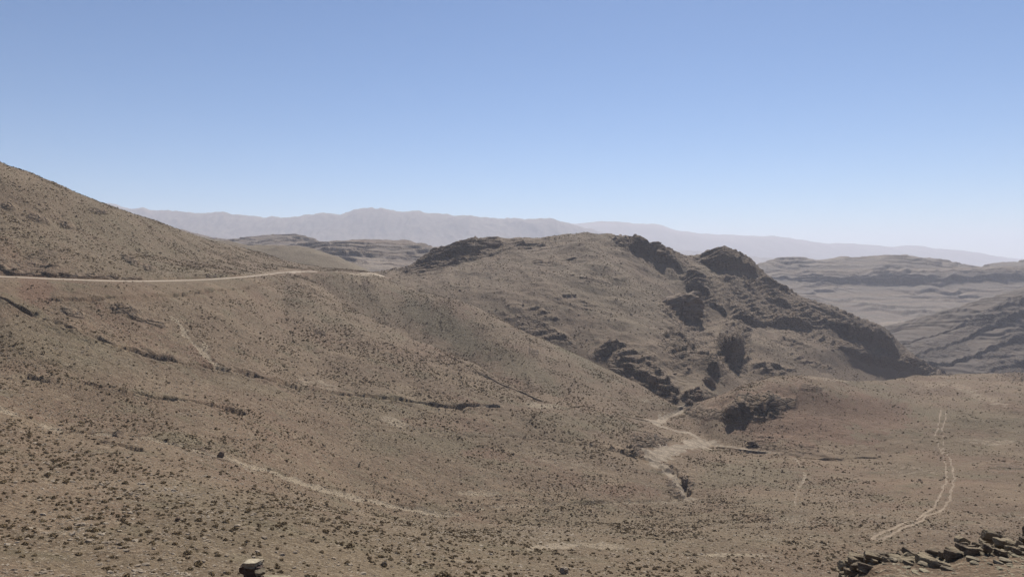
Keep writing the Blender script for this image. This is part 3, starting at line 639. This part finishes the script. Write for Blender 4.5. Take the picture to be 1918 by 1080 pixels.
V_, _ = far_sheet('valley_hillside', M_VALLEY,
 [[(1560,760,1000),(1700,745,1020),(1800,750,1040),(1918,755,1040),(2400,760,1050)],
  [(1560,720,1120),(1700,690,1130),(1800,690,1140),(1918,680,1150),(2400,640,1160)],
  [(1560,670,1280),(1700,640,1270),(1800,630,1280),(1918,610,1300),(2400,540,1320)],
  [(1560,645,1450),(1640,620,1450),(1700,602,1450),(1780,580,1470),(1850,560,1480),(1918,541,1500),(2100,480,1520),(2400,400,1550)],
  [(1560,720,1800),(1918,650,1850),(2400,560,1900)]], [60, 90, 90, 14], 2.5, 110, 3, 60, 4, 120, 16, .3, (.10, .25), vs_post)

def mesa_post(s):
    for (px, py, rx, ry, a, ro) in [(1600,520,190,9,.8,1),(1850,516,150,12,1,-2),(1700,527,120,9,.9,3),(1560,533,80,5,.7,0),(1690,500,200,4,.5,0),(1730,555,60,2.5,.8,0),(1620,560,50,3,.6,0),(1890,540,40,2.5,.8,0),(1500,505,60,4,.6,0)]:
        s.blob(0, px, py, rx, ry, a, ro)
    s.Zb = s.Z.copy()
    for k, pts in enumerate([[(1420,520,2),(1480,522,5),(1540,528,7),(1600,526,8),(1660,533,10),(1720,530,9),(1800,526,10),(1870,524,10),(1940,524,10),(2100,520,8),(2300,520,2)],
        [(1400,506,1),(1480,508,2),(1560,512,3),(1640,513,3),(1720,510,4),(1800,513,4),(1940,509,4),(2100,505,2)], [(1440,497,1),(1520,498,2),(1600,500,2),(1680,496,2),(1760,500,2),(1830,506,1)],
        [(1590,560,1),(1640,562,2),(1690,559,1)], [(1690,556,1),(1720,557,2.5),(1750,555,1)], [(1860,545,1),(1890,543,2),(1930,541,2),(1990,538,1)], [(1520,541,1),(1570,540,2),(1620,541,1)]]):
        cliff(s, pts, 2.2, 14, 1300 + 9 * k, wid=4, win=31)
    s.blob(2, 1670, 604, 40, 3, .9, 0); s.blob(2, 1600, 570, 260, 30, .35, 0)
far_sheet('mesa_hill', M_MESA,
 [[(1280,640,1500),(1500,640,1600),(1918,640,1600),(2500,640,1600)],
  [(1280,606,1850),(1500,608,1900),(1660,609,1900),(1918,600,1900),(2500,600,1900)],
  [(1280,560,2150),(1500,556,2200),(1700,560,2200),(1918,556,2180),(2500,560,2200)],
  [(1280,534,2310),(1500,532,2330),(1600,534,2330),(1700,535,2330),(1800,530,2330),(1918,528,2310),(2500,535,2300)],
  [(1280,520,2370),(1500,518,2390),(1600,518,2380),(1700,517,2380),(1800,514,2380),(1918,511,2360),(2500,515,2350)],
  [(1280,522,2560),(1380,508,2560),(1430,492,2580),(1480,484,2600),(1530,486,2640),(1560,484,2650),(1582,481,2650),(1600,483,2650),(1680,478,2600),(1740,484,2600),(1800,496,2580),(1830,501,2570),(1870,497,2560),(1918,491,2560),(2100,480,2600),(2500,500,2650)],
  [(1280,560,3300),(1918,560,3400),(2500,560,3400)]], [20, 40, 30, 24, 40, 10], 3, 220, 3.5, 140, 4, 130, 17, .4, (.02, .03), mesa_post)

far_sheet('rounded_hill', M_GREEN,
 [[(200,560,760),(500,545,800),(700,540,830),(860,540,840)],
  [(200,500,860),(400,490,860),(540,492,850),(640,508,850),(720,525,850),(860,540,860)],
  [(200,440,1000),(330,438,1000),(400,450,980),(470,460,960),(545,462,950),(600,472,940),(640,487,930),(690,508,920),(740,528,920),(860,545,930)],
  [(200,540,1300),(545,540,1300),(860,600,1300)]], [20, 50, 10], 3, 60, 2, 40, 2.0, 130)

def hp(s):
    s.Zb = s.Z.copy()
    for k, pts in enumerate([[(560,470,1),(620,466,4),(680,462,4),(740,464,4),(800,470,3),(860,480,1)], [(560,480,1),(620,478,4),(680,478,5),(740,482,5),(800,490,4),(860,498,1)], [(640,456,1),(700,454,2),(760,458,2),(800,464,1)], [(560,489,1),(640,492,3),(720,496,4),(800,500,3)]]):
        cliff(s, pts, 2.0, 9, 1500 + 9 * k, wid=3, win=21)
    s.blob(2, 695, 492, 50, 14, .7, 10); s.blob(0, 500, 452, 90, 6, .8, 5); s.blob(1, 720, 455, 90, 8, .8, 2); s.blob(0, 620, 463, 70, 5, .7, 5)
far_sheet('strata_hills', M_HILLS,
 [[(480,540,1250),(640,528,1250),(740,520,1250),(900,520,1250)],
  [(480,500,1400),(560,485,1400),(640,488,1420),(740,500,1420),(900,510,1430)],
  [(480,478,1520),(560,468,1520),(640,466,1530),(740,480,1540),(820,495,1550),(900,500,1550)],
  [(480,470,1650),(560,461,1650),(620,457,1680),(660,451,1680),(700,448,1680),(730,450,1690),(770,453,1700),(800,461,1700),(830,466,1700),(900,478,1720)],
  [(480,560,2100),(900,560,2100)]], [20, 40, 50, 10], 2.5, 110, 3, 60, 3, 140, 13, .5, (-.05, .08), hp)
def pp(s):
    s.Zb = s.Z.copy()
    for k, pts in enumerate([[(330,437,1),(400,453,3),(440,460,5),(500,452,4),(560,452,4),(620,462,3),(700,474,1)], [(440,452,1),(480,449,2),(540,447,2),(590,457,1)], [(380,458,1),(440,466,3),(520,462,3),(600,468,2)]]):
        cliff(s, pts, 2.0, 10, 1600 + 9 * k, wid=3, win=21)
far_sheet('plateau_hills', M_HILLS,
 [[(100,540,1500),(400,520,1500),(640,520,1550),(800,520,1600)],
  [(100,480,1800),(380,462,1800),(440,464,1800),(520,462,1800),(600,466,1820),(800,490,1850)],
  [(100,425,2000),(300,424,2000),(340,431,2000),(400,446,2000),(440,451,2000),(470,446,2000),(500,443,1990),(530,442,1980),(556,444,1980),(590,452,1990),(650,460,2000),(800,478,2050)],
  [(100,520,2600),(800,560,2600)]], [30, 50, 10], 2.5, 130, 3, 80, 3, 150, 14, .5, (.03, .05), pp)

far_sheet('mountain_range', M_RANGE,
 [[(-500,500,6200),(210,500,6600),(700,498,7000),(1100,500,7500),(1700,505,8000)],
  [(-500,440,7400),(210,440,7600),(480,446,7800),(700,445,8000),(900,450,8200),(1100,465,8600),(1700,505,9000)],
  [(-500,378,8400),(0,384,8400),(210,387,8400),(250,393,8500),(320,400,8500),(440,405,8600),(490,411,8600),(560,409,8700),(615,403,8700),(645,400,8750),(665,394.5,8800),(695,394,8800),(760,397,8850),(820,403,8900),(872,405,8900),(900,411,9000),(980,413,9100),(1035,415,9200),(1075,424,9300),(1130,440,9400),(1250,470,9600),(1700,505,10000)],
  [(-500,470,11000),(700,480,11500),(1700,515,12500)]], [40, 70, 10], 2.4, 1000, 14, 380, 46, 160)
far_sheet('distant_mountain_range', M_RANGE,
 [[(600,505,11500),(1160,505,11500),(1600,508,12000),(2600,512,12000)],
  [(600,455,13500),(1000,428,14000),(1090,420,14000),(1160,418.5,14000),(1195,420,14000),(1235,424,14000),(1270,432,14200),(1340,441,14300),(1400,444,14300),(1460,446,14300),(1530,455,14400),(1600,460,14500),(1680,463,14500),(1720,463,14500),(1760,468,14600),(1840,478,14800),(1918,488,15000),(2100,495,15000),(2600,500,15000)],
  [(600,500,17000),(1600,512,17000),(2600,515,17000)]], [60, 10], 3, 1600, 26, 900, 45, 170)

# low plain under everything, reaching the horizon
pts = [(0, 0, -330.0)]
q = 96
for r in (1500, 4000, 9000, 19500):
    for k in range(q):
        a = 2 * math.pi * k / q
        pts.append((r * math.cos(a), r * math.sin(a), -330.0))
tri = np.array([(0, 1 + k, 1 + (k + 1) % q) for k in range(q)])
qd = np.array([(1 + q * j + k, 1 + q * (j + 1) + k, 1 + q * (j + 1) + (k + 1) % q, 1 + q * j + (k + 1) % q) for j in range(3) for k in range(q)])
o = mesh_from('plain', np.array(pts), [tri, qd], M_RANGE); setp(o, kind='structure')

# ------------------------------------------------------------------ rocks
_ico = {}
def ico(sub):
    if sub not in _ico:
        import bmesh
        bm = bmesh.new(); bmesh.ops.create_icosphere(bm, subdivisions=sub, radius=1)
        _ico[sub] = (np.array([v.co[:] for v in bm.verts]), np.array([[v.index for v in f.verts] for f in bm.faces]))
        bm.free()
    return _ico[sub]

def chisel(sub, seed, boxy=4.0, cuts=12, lo=.62, hi=.95, rough=.04):
    """an angular rock in a unit box"""
    r = np.random.default_rng(seed)
    v, f = ico(sub); p = v.copy()
    p /= (np.abs(p) ** boxy).sum(1)[:, None] ** (1 / boxy)
    for k in range(cuts):
        nn = r.normal(size=3); nn /= np.linalg.norm(nn)
        ext = np.abs(nn).sum() * r.uniform(lo, hi) * .8
        dd = p @ nn
        p = p - np.maximum(dd - ext, 0)[:, None] * nn
    if rough:
        p = p + rough * perlin3(p * 3.1 + seed % 37, seed % 91)[:, None] * v + .5 * rough * perlin3(p * 8 + seed % 11, seed % 73)[:, None] * v
    return p, f

def crag_mesh(seed, size, layers=9, sub=5, tilt=(0, 0), rough=.05, block=False):
    """a bedded outcrop: strata ledges of uneven set-back, broken corners"""
    r = np.random.default_rng(seed)
    p, f = chisel(sub, seed, 10.0, 7, .84, 1.05, 0) if block else chisel(sub, seed, 4.0, 16, .56, .95, 0)
    q = p + .22 * np.stack([perlin3(p * 1.7 + k * 9.7, seed + k) for k in range(3)], 1)
    s = (q[:, 2] + .12 * q[:, 0] + 1.4) * layers / 2.8 + .35 * perlin3(q * 2.2, seed + 5)
    back = r.uniform(.89, 1.04, layers + 6)
    fr = s - np.floor(s); i0 = np.clip(np.floor(s).astype(int), 0, layers + 4)
    t = smooth(.78, 1.0, fr)
    sc_ = back[i0] * (1 - t) + back[i0 + 1] * t - .05 * np.exp(-((fr - .9) / .08) ** 2)
    q[:, :2] *= sc_[:, None]
    blk = np.abs(perlin3(q * np.array([3.0, 3.0, 1.3]), seed + 8))           # upright joints
    q[:, :2] *= (1 - .16 * smooth(.12, .0, blk))[:, None]
    q += rough * perlin3(q * 4.5, seed + 12)[:, None] * p + .6 * rough * perlin3(q * 11, seed + 13)[:, None] * p
    q *= np.asarray(size) * .5
    return q, f

def place(q, loc, yaw=0, pitch=0, roll=0):
    M = np.array(Matrix.Rotation(yaw, 3, 'Z') @ Matrix.Rotation(pitch, 3, 'X') @ Matrix.Rotation(roll, 3, 'Y'))
    return q @ M.T + np.asarray(loc)

CR = 'rocky crags breaking out of the central ridge'
def crag(sheet, px, py, wpx, hpx, label, seed, yaw=0, depth=.8, sink=.3, roll=0, pitch=0, group=CR, mat=None, cat='rock outcrop', name='rock_crag', layers=None, block=False, **kw):
    c = sheet.at(px, py + hpx * .5, **kw)
    sc_ = c[1] / F
    w = wpx * sc_; h = hpx * sc_ * 1.0
    q, f = crag_mesh(seed, (w, w * depth, h * (1 + sink)), layers=layers or max(4, min(12, int(h / 1.6))), sub=5 if wpx > 25 else 4, block=block)
    q = place(q, (0, 0, 0), yaw, pitch, roll)
    o = mesh_from(name, q, f, mat or M_STRATA)
    o.location = Vector((c[0], c[1] + w * depth * .42, c[2] + h * .5 - h * sink * .35))
    setp(o, label=label, category=cat)
    if group: o['group'] = group
    return o

crag(R, 1284, 580, 80, 36, 'broad dark cliff block in shade, midway down the front of the central ridge', 11, .18, .9, .3, -.24, layers=5, block=True)
crag(R, 1330, 716, 26, 14, 'stubby brown crag at the foot of the ridge left of the reddish mound', 13, .4, .9, .5, .2)
crag(R, 1240, 474, 30, 11, 'low dark rocks on the skyline between ridge top and dark summit knob', 16, -.2, .9, .4, .2)
crag(R, 1468, 538, 24, 10, 'small rough crag on the right-hand skyline below the summit knob', 21, -.3, .9, .4, .3)
crag(R, 1712, 678, 30, 11, 'low dark crag beneath the cliff end above the gorge', 26, .2, .8, .35, .3)
crag(R, 915, 458, 50, 10, 'thin row of dark rocks on the left skyline of the ridge', 29, 0, .6, .5, -.1)
crag(R, 1228, 712, 30, 12, 'jumbled dark rocks at the foot of the ridge above the streambed', 30, .3, .8, .4, .35)
crag(R, 1303, 744, 30, 11, 'shaded rock face at the head of the pale streambed', 32, .1, .7, .35, 0)
crag(S, 1372, 768, 26, 10, 'dark hollowed outcrop on the left of the reddish mound', 33, .2, .7, .5, -.12, group=None, dmin=380)
crag(S, 1448, 760, 30, 8, 'rough lighter outcrop on the mound, right of the dark hollowed one', 34, -.1, .7, .45, -.1, group=None, dmin=380)
crag(S, 1292, 754, 14, 9, 'single brown boulder lying at the top of the streambed', 36, .4, .9, .3, 0, group=None, cat='boulder', name='boulder')
crag(S, 1411, 831, 20, 7, 'isolated dark boulder at the foot of the mound', 37, .2, .8, .4, 0, group=None, cat='boulder', name='boulder')
crag(S, 1283, 905, 16, 12, 'dark boulders in the streambed below the wide bend', 43, .5, .9, .4, 0, group=None, cat='boulder', name='boulder')
crag(S, 412, 852, 16, 9, 'brown boulder standing beside the pale gully on the left slope', 44, .5, .9, .4, 0, group=None, cat='boulder', name='boulder')
crag(S, 330, 973, 10, 7, 'lone black boulder among the shrubs on the near left slope', 45, .5, .9, .3, 0, group=None, cat='boulder', name='boulder')
crag(S, 1058, 1070, 18, 9, 'dark block at the bottom edge of the slope, right of centre', 46, .2, .9, .35, .1, group=None, cat='boulder', name='boulder', mat=M_STONE)
crag(S, 720, 1057, 11, 7, 'pale boulder on the near slope left of centre', 47, .2, .9, .35, .1, group=None, cat='boulder', name='boulder', mat=M_STONE)

# foreground ledge: a broken bedrock rim
def local_ground(x, y):
    """height of the sheet S at world x, y (y < 60)"""
    d = y; w = float(width_of(np.array([d]))[0])
    px = CX + x / w * F
    c = int(np.clip(round((px - S.px[0]) / 2.4), 0, len(S.px) - 1))
    i = int(np.argmin(np.abs(S.Y[:60, c] - y)))
    return float(np.interp(y, S.Y[:60, c], S.Z[:60, c]))

def rimpoint(px, D, lift=0.0):
    x = (px - CX) / F * D
    return np.array([x, D, local_ground(x, D) + lift])

def slab(parent, name, loc, size, seed, yaw, pitch, roll, mat, sub=4):
    q, f = chisel(sub, seed, 9.0, 9, .62, 1.0, .06)
    lay = np.floor((q[:, 2] + 1) * 2.2 + .5 * perlin3(q * 1.5, seed))         # bedding steps
    q[:, :2] *= (1 - .07 * ((lay * 2654435.7 + seed) % 3))[:, None]
    q = place(q * np.asarray(size) * .5, (0, 0, 0), yaw, pitch, roll)
    o = mesh_from(name, q, f, mat, parent=parent)
    o.location = Vector(loc)
    return o

def outcrop(name, label, centre, n, px0, px1, seed, Dlo, Dhi, big):
    r = np.random.default_rng(seed)
    e = bpy.data.objects.new(name, None); COL.objects.link(e)
    e.location = Vector(rimpoint(centre, (Dlo + Dhi) / 2)); setp(e, label=label, category='rock outcrop')
    base = np.array(e.location)
    for k in range(n):
        t = (k + r.uniform(-.3, .3)) / n
        px = px0 + t * (px1 - px0)
        D = r.uniform(Dlo - .9, Dhi + .3)
        s = big * r.uniform(.4, 1.25) ** 1.7
        sz = (s * r.uniform(.9, 1.8), s * r.uniform(.6, 1.1), s * r.uniform(.4, 1.0))
        p = rimpoint(px, D, sz[2] * r.uniform(-.1, 1.0))
        slab(e, 'slab', p - base, sz, seed * 100 + k, r.uniform(-.5, .5), r.uniform(-.15, .2), r.uniform(.05, .45), M_LEDGE)
    return e
outcrop('rock_outcrop', 'broken stack of tilted yellowish slabs at the left end of the foreground ledge', 1680, 88, 1588, 1772, 5, 31.4, 35.4, .46)
outcrop('rock_outcrop', 'long jagged rim of slanting dark-sided slabs at the right end of the foreground ledge', 1850, 100, 1760, 1960, 6, 31.8, 36.8, .47)
outcrop('rock_outcrop', 'toppled dark blocks hanging on the left face of the foreground ledge', 1610, 40, 1575, 1650, 8, 31.0, 33.6, .5)
# loose slabs lying on the gravel in front of the ledge
r = np.random.default_rng(99)
for k in range(40):
    px = r.uniform(1660, 1935); D = r.uniform(28.5, 33.8)
    s = r.uniform(.12, .5) ** 1.0
    p = rimpoint(px, D, .03)
    o = slab(None, 'loose_slab', p, (s * 1.5, s, s * .45), 900 + k, r.uniform(0, 6), r.uniform(-.1, .25), r.uniform(-.1, .3), M_SLAB, 3)
    setp(o, label='small loose slab on the gravel below the foreground ledge', category='rock', group='loose slabs below the foreground ledge')

# the standing rock stack at the bottom edge
e = bpy.data.objects.new('rock_stack', None); COL.objects.link(e)
D0 = 30.0
def sp(px, py, D=D0): return np.array([(px - CX) / F * D, D, -(py - H) / F * D])
b0 = sp(475, 1080); gz = local_ground(b0[0], D0); b0[2] = gz
e.location = Vector(b0); setp(e, label='standing stack of shaded rock with a flat sunlit cap at the bottom edge', category='rock outcrop')
M_CAP_LIT = rock_mat('sunlit_cap_rock', (.20, .165, .12), (.40, .345, .25), (.50, .45, .34), 2.2, .5)  # lit top of the stack put into a lighter cap colour
M_COL_SHADE = rock_mat('shaded_column_rock', (.055, .038, .032), (.10, .072, .056), (.14, .10, .08), 1.6, .3)  # shaded front of the stack put into a darker column colour
def stackpiece(nm, px, py, size, seed, yaw, pitch, roll, mat, dd=0):
    return slab(e, nm, sp(px, py, D0 + dd) - b0, size, seed, yaw, pitch, roll, mat, 5)
o = stackpiece('column', 469, 1083, (.72, .80, 1.25), 301, .2, -.06, -.06, M_COL_SHADE)
o = stackpiece('column', 470, 1067, (.98, .75, .42), 302, .15, -.03, .05, M_COL_SHADE, .05)
o = stackpiece('cap', 472, 1055, (1.06, .62, .24), 303, .1, -.04, .04, M_CAP_LIT, .05)
o = stackpiece('cap', 477, 1051, (.66, .5, .14), 304, .3, -.03, .05, M_CAP_LIT, .15)
o = stackpiece('side_block', 489, 1070, (.5, .55, .2), 305, .5, .12, -.22, M_SLAB, -.25)
o = stackpiece('side_block', 486, 1086, (.5, .6, .3), 306, .1, .1, -.1, M_COL_SHADE, -.2)
o = stackpiece('footing', 500, 1096, (1.9, 1.2, .5), 307, .2, .15, .05, M_SLAB, -.3)

# ------------------------------------------------------------------ scatter: shrubs and stones
def cell_samples(s, n, dens, seed):
    """random ground points with density (per m2 weighting) given per cell"""
    r = np.random.default_rng(seed)
    X, Y, Z = s.X, s.Y, s.Z
    ux = X[:-1, 1:] - X[:-1, :-1]; uy = Y[:-1, 1:] - Y[:-1, :-1]; vx = X[1:, :-1] - X[:-1, :-1]; vy = Y[1:, :-1] - Y[:-1, :-1]
    w = np.abs(ux * vy - uy * vx) * dens
    cw = np.cumsum(w.ravel()); tot = cw[-1]
    k = min(n, int(tot))
    idx = np.searchsorted(cw, r.uniform(0, tot, k))
    i, j = np.divmod(idx, w.shape[1])
    u = r.uniform(size=k); v = r.uniform(size=k)
    def bl(a): return a[i, j] * (1 - u) * (1 - v) + a[i, j + 1] * u * (1 - v) + a[i + 1, j] * (1 - u) * v + a[i + 1, j + 1] * u * v
    return np.stack([bl(X), bl(Y), bl(Z)], 1), i, j

def shrub_proto(nf, seed, leaf):
    r = np.random.default_rng(seed)
    V = []; 
    for k in range(nf):
        d = r.normal(size=3); d[2] = abs(d[2]) * .8 + .05; d /= np.linalg.norm(d)
        rad = r.uniform(.55, 1.0) ** .6
        c = d * rad * np.array([.5, .5, .46]) * (1 + .2 * math.sin(3 * math.atan2(d[1], d[0]) + seed))
        a = r.normal(size=3); a /= np.linalg.norm(a); b = np.cross(d + .4 * a, a); b /= np.linalg.norm(b) + 1e-6
        s = leaf * r.uniform(.6, 1.3)
        V += [c - a * s * .5 - b * s * .3, c + a * s * .5 - b * s * .3, c + b * s * .8 + d * s * .3]
    V = np.array(V); V[:, 2] = np.maximum(V[:, 2], -.02)
    return V, np.arange(nf * 3).reshape(-1, 3)

def merged(name, protos, P, scale, seed, mat, flatn=1.0, tilt=0.0):
    r = np.random.default_rng(seed)
    VV = []; FF = []; off = 0
    which = r.integers(0, len(protos), len(P))
    for k, (v, f) in enumerate(protos):
        m = which == k
        if not m.any(): continue
        p = P[m]; s = scale[m]; a = r.uniform(0, 2 * math.pi, m.sum())
        c, q = np.cos(a), np.sin(a)
        x = v[None, :, 0] * c[:, None] - v[None, :, 1] * q[:, None]
        y = v[None, :, 0] * q[:, None] + v[None, :, 1] * c[:, None]
        sx = r.uniform(.8, 1.25, m.sum())[:, None]
        w = np.stack([x * s[:, None] * sx, y * s[:, None], v[None, :, 2] * s[:, None] * flatn * r.uniform(.75, 1.2, m.sum())[:, None]], -1) + p[:, None]
        VV.append(w.reshape(-1, 3)); FF.append((f[None] + (np.arange(m.sum()) * len(v))[:, None, None] + off).reshape(-1, f.shape[1]))
        off += m.sum() * len(v)
    return mesh_from(name, np.concatenate(VV), np.concatenate(FF), mat)

ic = lambda a: a[:-1, :-1]
clump = smooth(-.35, .55, fbm(S.X / 22, S.Y / 22, 88, 4) + .5 * fbm(S.X / 70, S.Y / 70, 89, 2))
dens = 1.0 * (.25 + 1.0 * clump)
dens = dens * np.where(S.D > 300, .8, 1.0)
dens = dens * (1 - .93 * np.clip(S.sm, 0, 1)) * (1 - .8 * S.mask[..., 2]) * (1 - .5 * S.mask[..., 0])
dens = dens * ((S.D > 58) & (S.D < 720) & ~((S.seg[:, None] >= 11) & (S.seg[:, None] <= 12) & (S.PX < 541)))
dens = dens * np.where((S.PX > 1500) & (S.PY > 930), .8, 1)
dens = ic(dens) * g4
SP, si, sj = cell_samples(S, 240000, dens, 17)
ssz = np.clip(np.random.default_rng(3).lognormal(-1.2, .48, len(SP)), .12, .95) * (1 + .25 * (SP[:, 1] > 300))
SP[:, 2] -= .02
ppx = CX + F * SP[:, 0] / SP[:, 1]; ppy = H - F * SP[:, 2] / SP[:, 1]
inview = (ppx > 4) & (ppx < 1914) & (ppy < 1076) & ~((ppx > 1570) & (ppy > 985)) & ~((ppx > 440) & (ppx < 515) & (ppy > 1035))
vis = np.where(inview, ssz / SP[:, 1], 0)
order = np.argsort(-vis)
solo = order[:300]
rest = np.setdiff1d(np.arange(len(SP)), solo)
nearm = SP[rest, 1] < 150; midm = (SP[rest, 1] >= 150) & (SP[rest, 1] < 300); farm = SP[rest, 1] >= 300
PN = [shrub_proto(110, k + 1, .20) for k in range(4)]
PM = [shrub_proto(34, k + 21, .34) for k in range(4)]
PF = [shrub_proto(10, k + 41, .55) for k in range(4)]
M_STRAW = shrub_mat('dry_grass_blades', (.20, .155, .085), (.30, .24, .145))
straw = perlin(SP[:, 0] / 9, SP[:, 1] / 9, 205) + np.random.default_rng(21).normal(0, .35, len(SP)) > .42
for mm, pr in ((nearm, PN), (midm, PM), (farm, PF)):
    for st, nm, mat in ((False, 'scrub', M_SHRUB), (True, 'dry_grass', M_STRAW)):
        q = mm & (straw[rest] == st)
        if q.any():
            o = merged(nm, pr, SP[rest][q], ssz[rest][q] * (.8 if st else 1.0), 5, mat); setp(o, kind='stuff')
# single shrubs
PS = []
for k in range(5):
    v, f = shrub_proto(150, k + 61, .17)
    me = mesh_from('shrub', v, f, M_SHRUB, link=False); PS.append(me.data); bpy.data.objects.remove(me)
rr = random.Random(4)
for k in solo:
    x = bpy.data.objects.new('shrub', PS[rr.randrange(5)]); COL.objects.link(x)
    x.location = SP[k]; s = float(ssz[k]); x.scale = (s * rr.uniform(.85, 1.2), s, s * rr.uniform(.8, 1.1)); x.rotation_euler = (0, 0, rr.uniform(0, 6.28))
    left = ppx[k] < 480
    setp(x, label='low dark olive cushion shrub on the stony near slope at the bottom of the picture', category='shrub', group='cushion shrubs on the near slope')

dens = .10 * (.3 + smooth(-.3, .5, fbm(R.X / 40, R.Y / 40, 188, 4))) * (1 - .6 * R.mask[..., 0]) * (R.D > 560)
QP, qi, qj = cell_samples(R, 45000, ic(dens), 57)
qs = np.clip(np.random.default_rng(13).lognormal(-.5, .4, len(QP)), .3, 1.6)
o = merged('scrub', PF, QP, qs, 15, M_SHRUB); setp(o, kind='stuff')

# stones
stp = []
for k in range(5):
    v, f = chisel(1, 700 + k, 4.0, 7, .6, .95, 0); stp.append((v * np.array([.5, .38, .24]), f))
dens = (.6 + 1.3 * smooth(.0, .7, fbm(S.X / 16, S.Y / 16, 120, 4))) * (1 - .9 * np.clip(S.sm, 0, 1)) + 1.6 * S.mask[..., 2] * (1 - .7 * S.sm) + 1.0 * S.mask[..., 0]
dens = dens * np.where((S.PX < 420) & (S.PY > 900), 2.2, 1)
dens = dens * ((S.D > 58) & (S.D < 330) & (S.seg[:, None] != 11))
dens = ic(dens) * (g4 | w4)
TP, ti, tj = cell_samples(S, 200000, dens, 29)
tsz = np.clip(np.random.default_rng(8).lognormal(-1.4, .5, len(TP)), .08, .9)
tpx = CX + F * TP[:, 0] / TP[:, 1]; tpy = H - F * TP[:, 2] / TP[:, 1]
tv = np.where((tpx > 4) & (tpx < 1914) & (tpy < 1076) & ~((tpx > 1570) & (tpy > 985)), tsz / TP[:, 1], 0)
to = np.argsort(-tv)[:200]
o = merged('stones', stp, np.delete(TP, to, 0), np.delete(tsz, to), 6, M_STONE); setp(o, kind='stuff')
PT = []
for k in range(6):
    v, f = chisel(3, 730 + k, 5.0, 9, .6, .95, .05)
    me = mesh_from('stone', v * np.array([.5, .38, .26]), f, M_STONE, link=False); PT.append(me.data); bpy.data.objects.remove(me)
for k in to:
    x = bpy.data.objects.new('stone', PT[rr.randrange(6)]); COL.objects.link(x)
    x.location = TP[k]; s = float(tsz[k]); x.scale = (s, s, s); x.rotation_euler = (rr.uniform(-.2, .2), rr.uniform(-.2, .2), rr.uniform(0, 6.28))
    setp(x, label='loose pale stone lying among the shrubs of the near slopes', category='stone', group='loose stones on the near slopes')
# gravel on the foreground spur
dens = 14.0 * ((S.D > 24) & (S.D < 38) & (S.PX > 1560) & (S.PX < 2100))
GP, gi, gj = cell_samples(S, 9000, ic(dens.astype(float)), 31)
gs = np.clip(np.random.default_rng(9).lognormal(-2.5, .55, len(GP)), .03, .35)
dens = 26.0 * ((S.D > 31) & (S.D < 37.5) & (S.PX > 1575) & (S.PX < 2100))
G2, gi, gj = cell_samples(S, 1500, ic(dens.astype(float)), 33)
GP = np.concatenate([GP, G2]); gs = np.concatenate([gs, np.random.default_rng(19).uniform(.12, .42, len(G2))])
o = merged('gravel', stp, GP, gs, 12, M_SLAB); setp(o, kind='stuff')
# broken rock on the ridge's craggy parts
dens = np.where(R.mask[..., 0] > .25, .035 * R.mask[..., 0], .002) * (R.D > 500)
RP, ri, rj = cell_samples(R, 16000, ic(dens), 37)
rs = np.clip(np.random.default_rng(10).lognormal(-.1, .5, len(RP)), .4, 3.0)
stq = [(v * np.array([1.3, 1.1, .8]), f) for v, f in [chisel(2, 760 + k, 5.0, 8, .6, .95, .05) for k in range(5)]]
stq = [(v * .5, f) for v, f in stq]
o = merged('rubble', stq, RP, rs, 13, M_STRATA); setp(o, kind='stuff')

# ------------------------------------------------------------------ air
m = bpy.data.materials.new('haze'); m.use_nodes = True; t = m.node_tree; t.nodes.clear()
out = t.nodes.new('ShaderNodeOutputMaterial'); pv = t.nodes.new('ShaderNodeVolumePrincipled')
pv.inputs['Color'].default_value = (.83, .865, 1.0, 1); pv.inputs['Density'].default_value = .9e-4; pv.inputs['Anisotropy'].default_value = .1
t.links.new(pv.outputs[0], out.inputs['Volume'])
x0, x1, y0, y1, z0, z1 = -20000, 20000, -20000, 20000, -331.0, 660.0
v = np.array([(x, y, z) for z in (z0, z1) for y in (y0, y1) for x in (x0, x1)])
f = np.array([(0, 2, 3, 1), (4, 5, 7, 6), (0, 1, 5, 4), (2, 6, 7, 3), (0, 4, 6, 2), (1, 3, 7, 5)])
o = mesh_from('haze', v, f, m); setp(o, kind='stuff')

# ------------------------------------------------------------------ light, sky, camera
EL, AZ = math.radians(42), math.radians(15)       # sun ahead, to the right
w = bpy.data.worlds.new('World'); sc.world = w; w.use_nodes = True
nt = w.node_tree; bg = nt.nodes['Background']
sky = nt.nodes.new('ShaderNodeTexSky'); sky.sky_type = 'NISHITA'; sky.sun_disc = False
sky.sun_elevation = EL; sky.sun_rotation = AZ; sky.altitude = 1400; sky.air_density = 1.0; sky.dust_density = .3; sky.ozone_density = 7.0
nt.links.new(sky.outputs[0], bg.inputs[0]); bg.inputs[1].default_value = .062
su = bpy.data.lights.new('sun', 'SUN'); su.energy = 5.0; su.angle = math.radians(.55); su.color = (1, .945, .855)
so = bpy.data.objects.new('sun', su); COL.objects.link(so)
dirv = Vector((math.sin(AZ) * math.cos(EL), math.cos(AZ) * math.cos(EL), math.sin(EL)))
so.rotation_euler = dirv.to_track_quat('Z', 'Y').to_euler()

cam = bpy.data.cameras.new('camera'); co = bpy.data.objects.new('camera', cam); COL.objects.link(co)
co.rotation_euler = (math.radians(90), 0, 0)
cam.sensor_width = 36; cam.lens = 36 * F / 1918; cam.shift_y = -(540 - H) / 1918
cam.clip_start = .3; cam.clip_end = 60000
sc.camera = co
sc.view_settings.view_transform = 'Standard'; sc.view_settings.look = 'None'
sc.view_settings.exposure = .57; sc.view_settings.gamma = 1
sc.cycles.volume_bounces = 1; sc.cycles.max_bounces = 6
sc.cycles.use_denoising = True
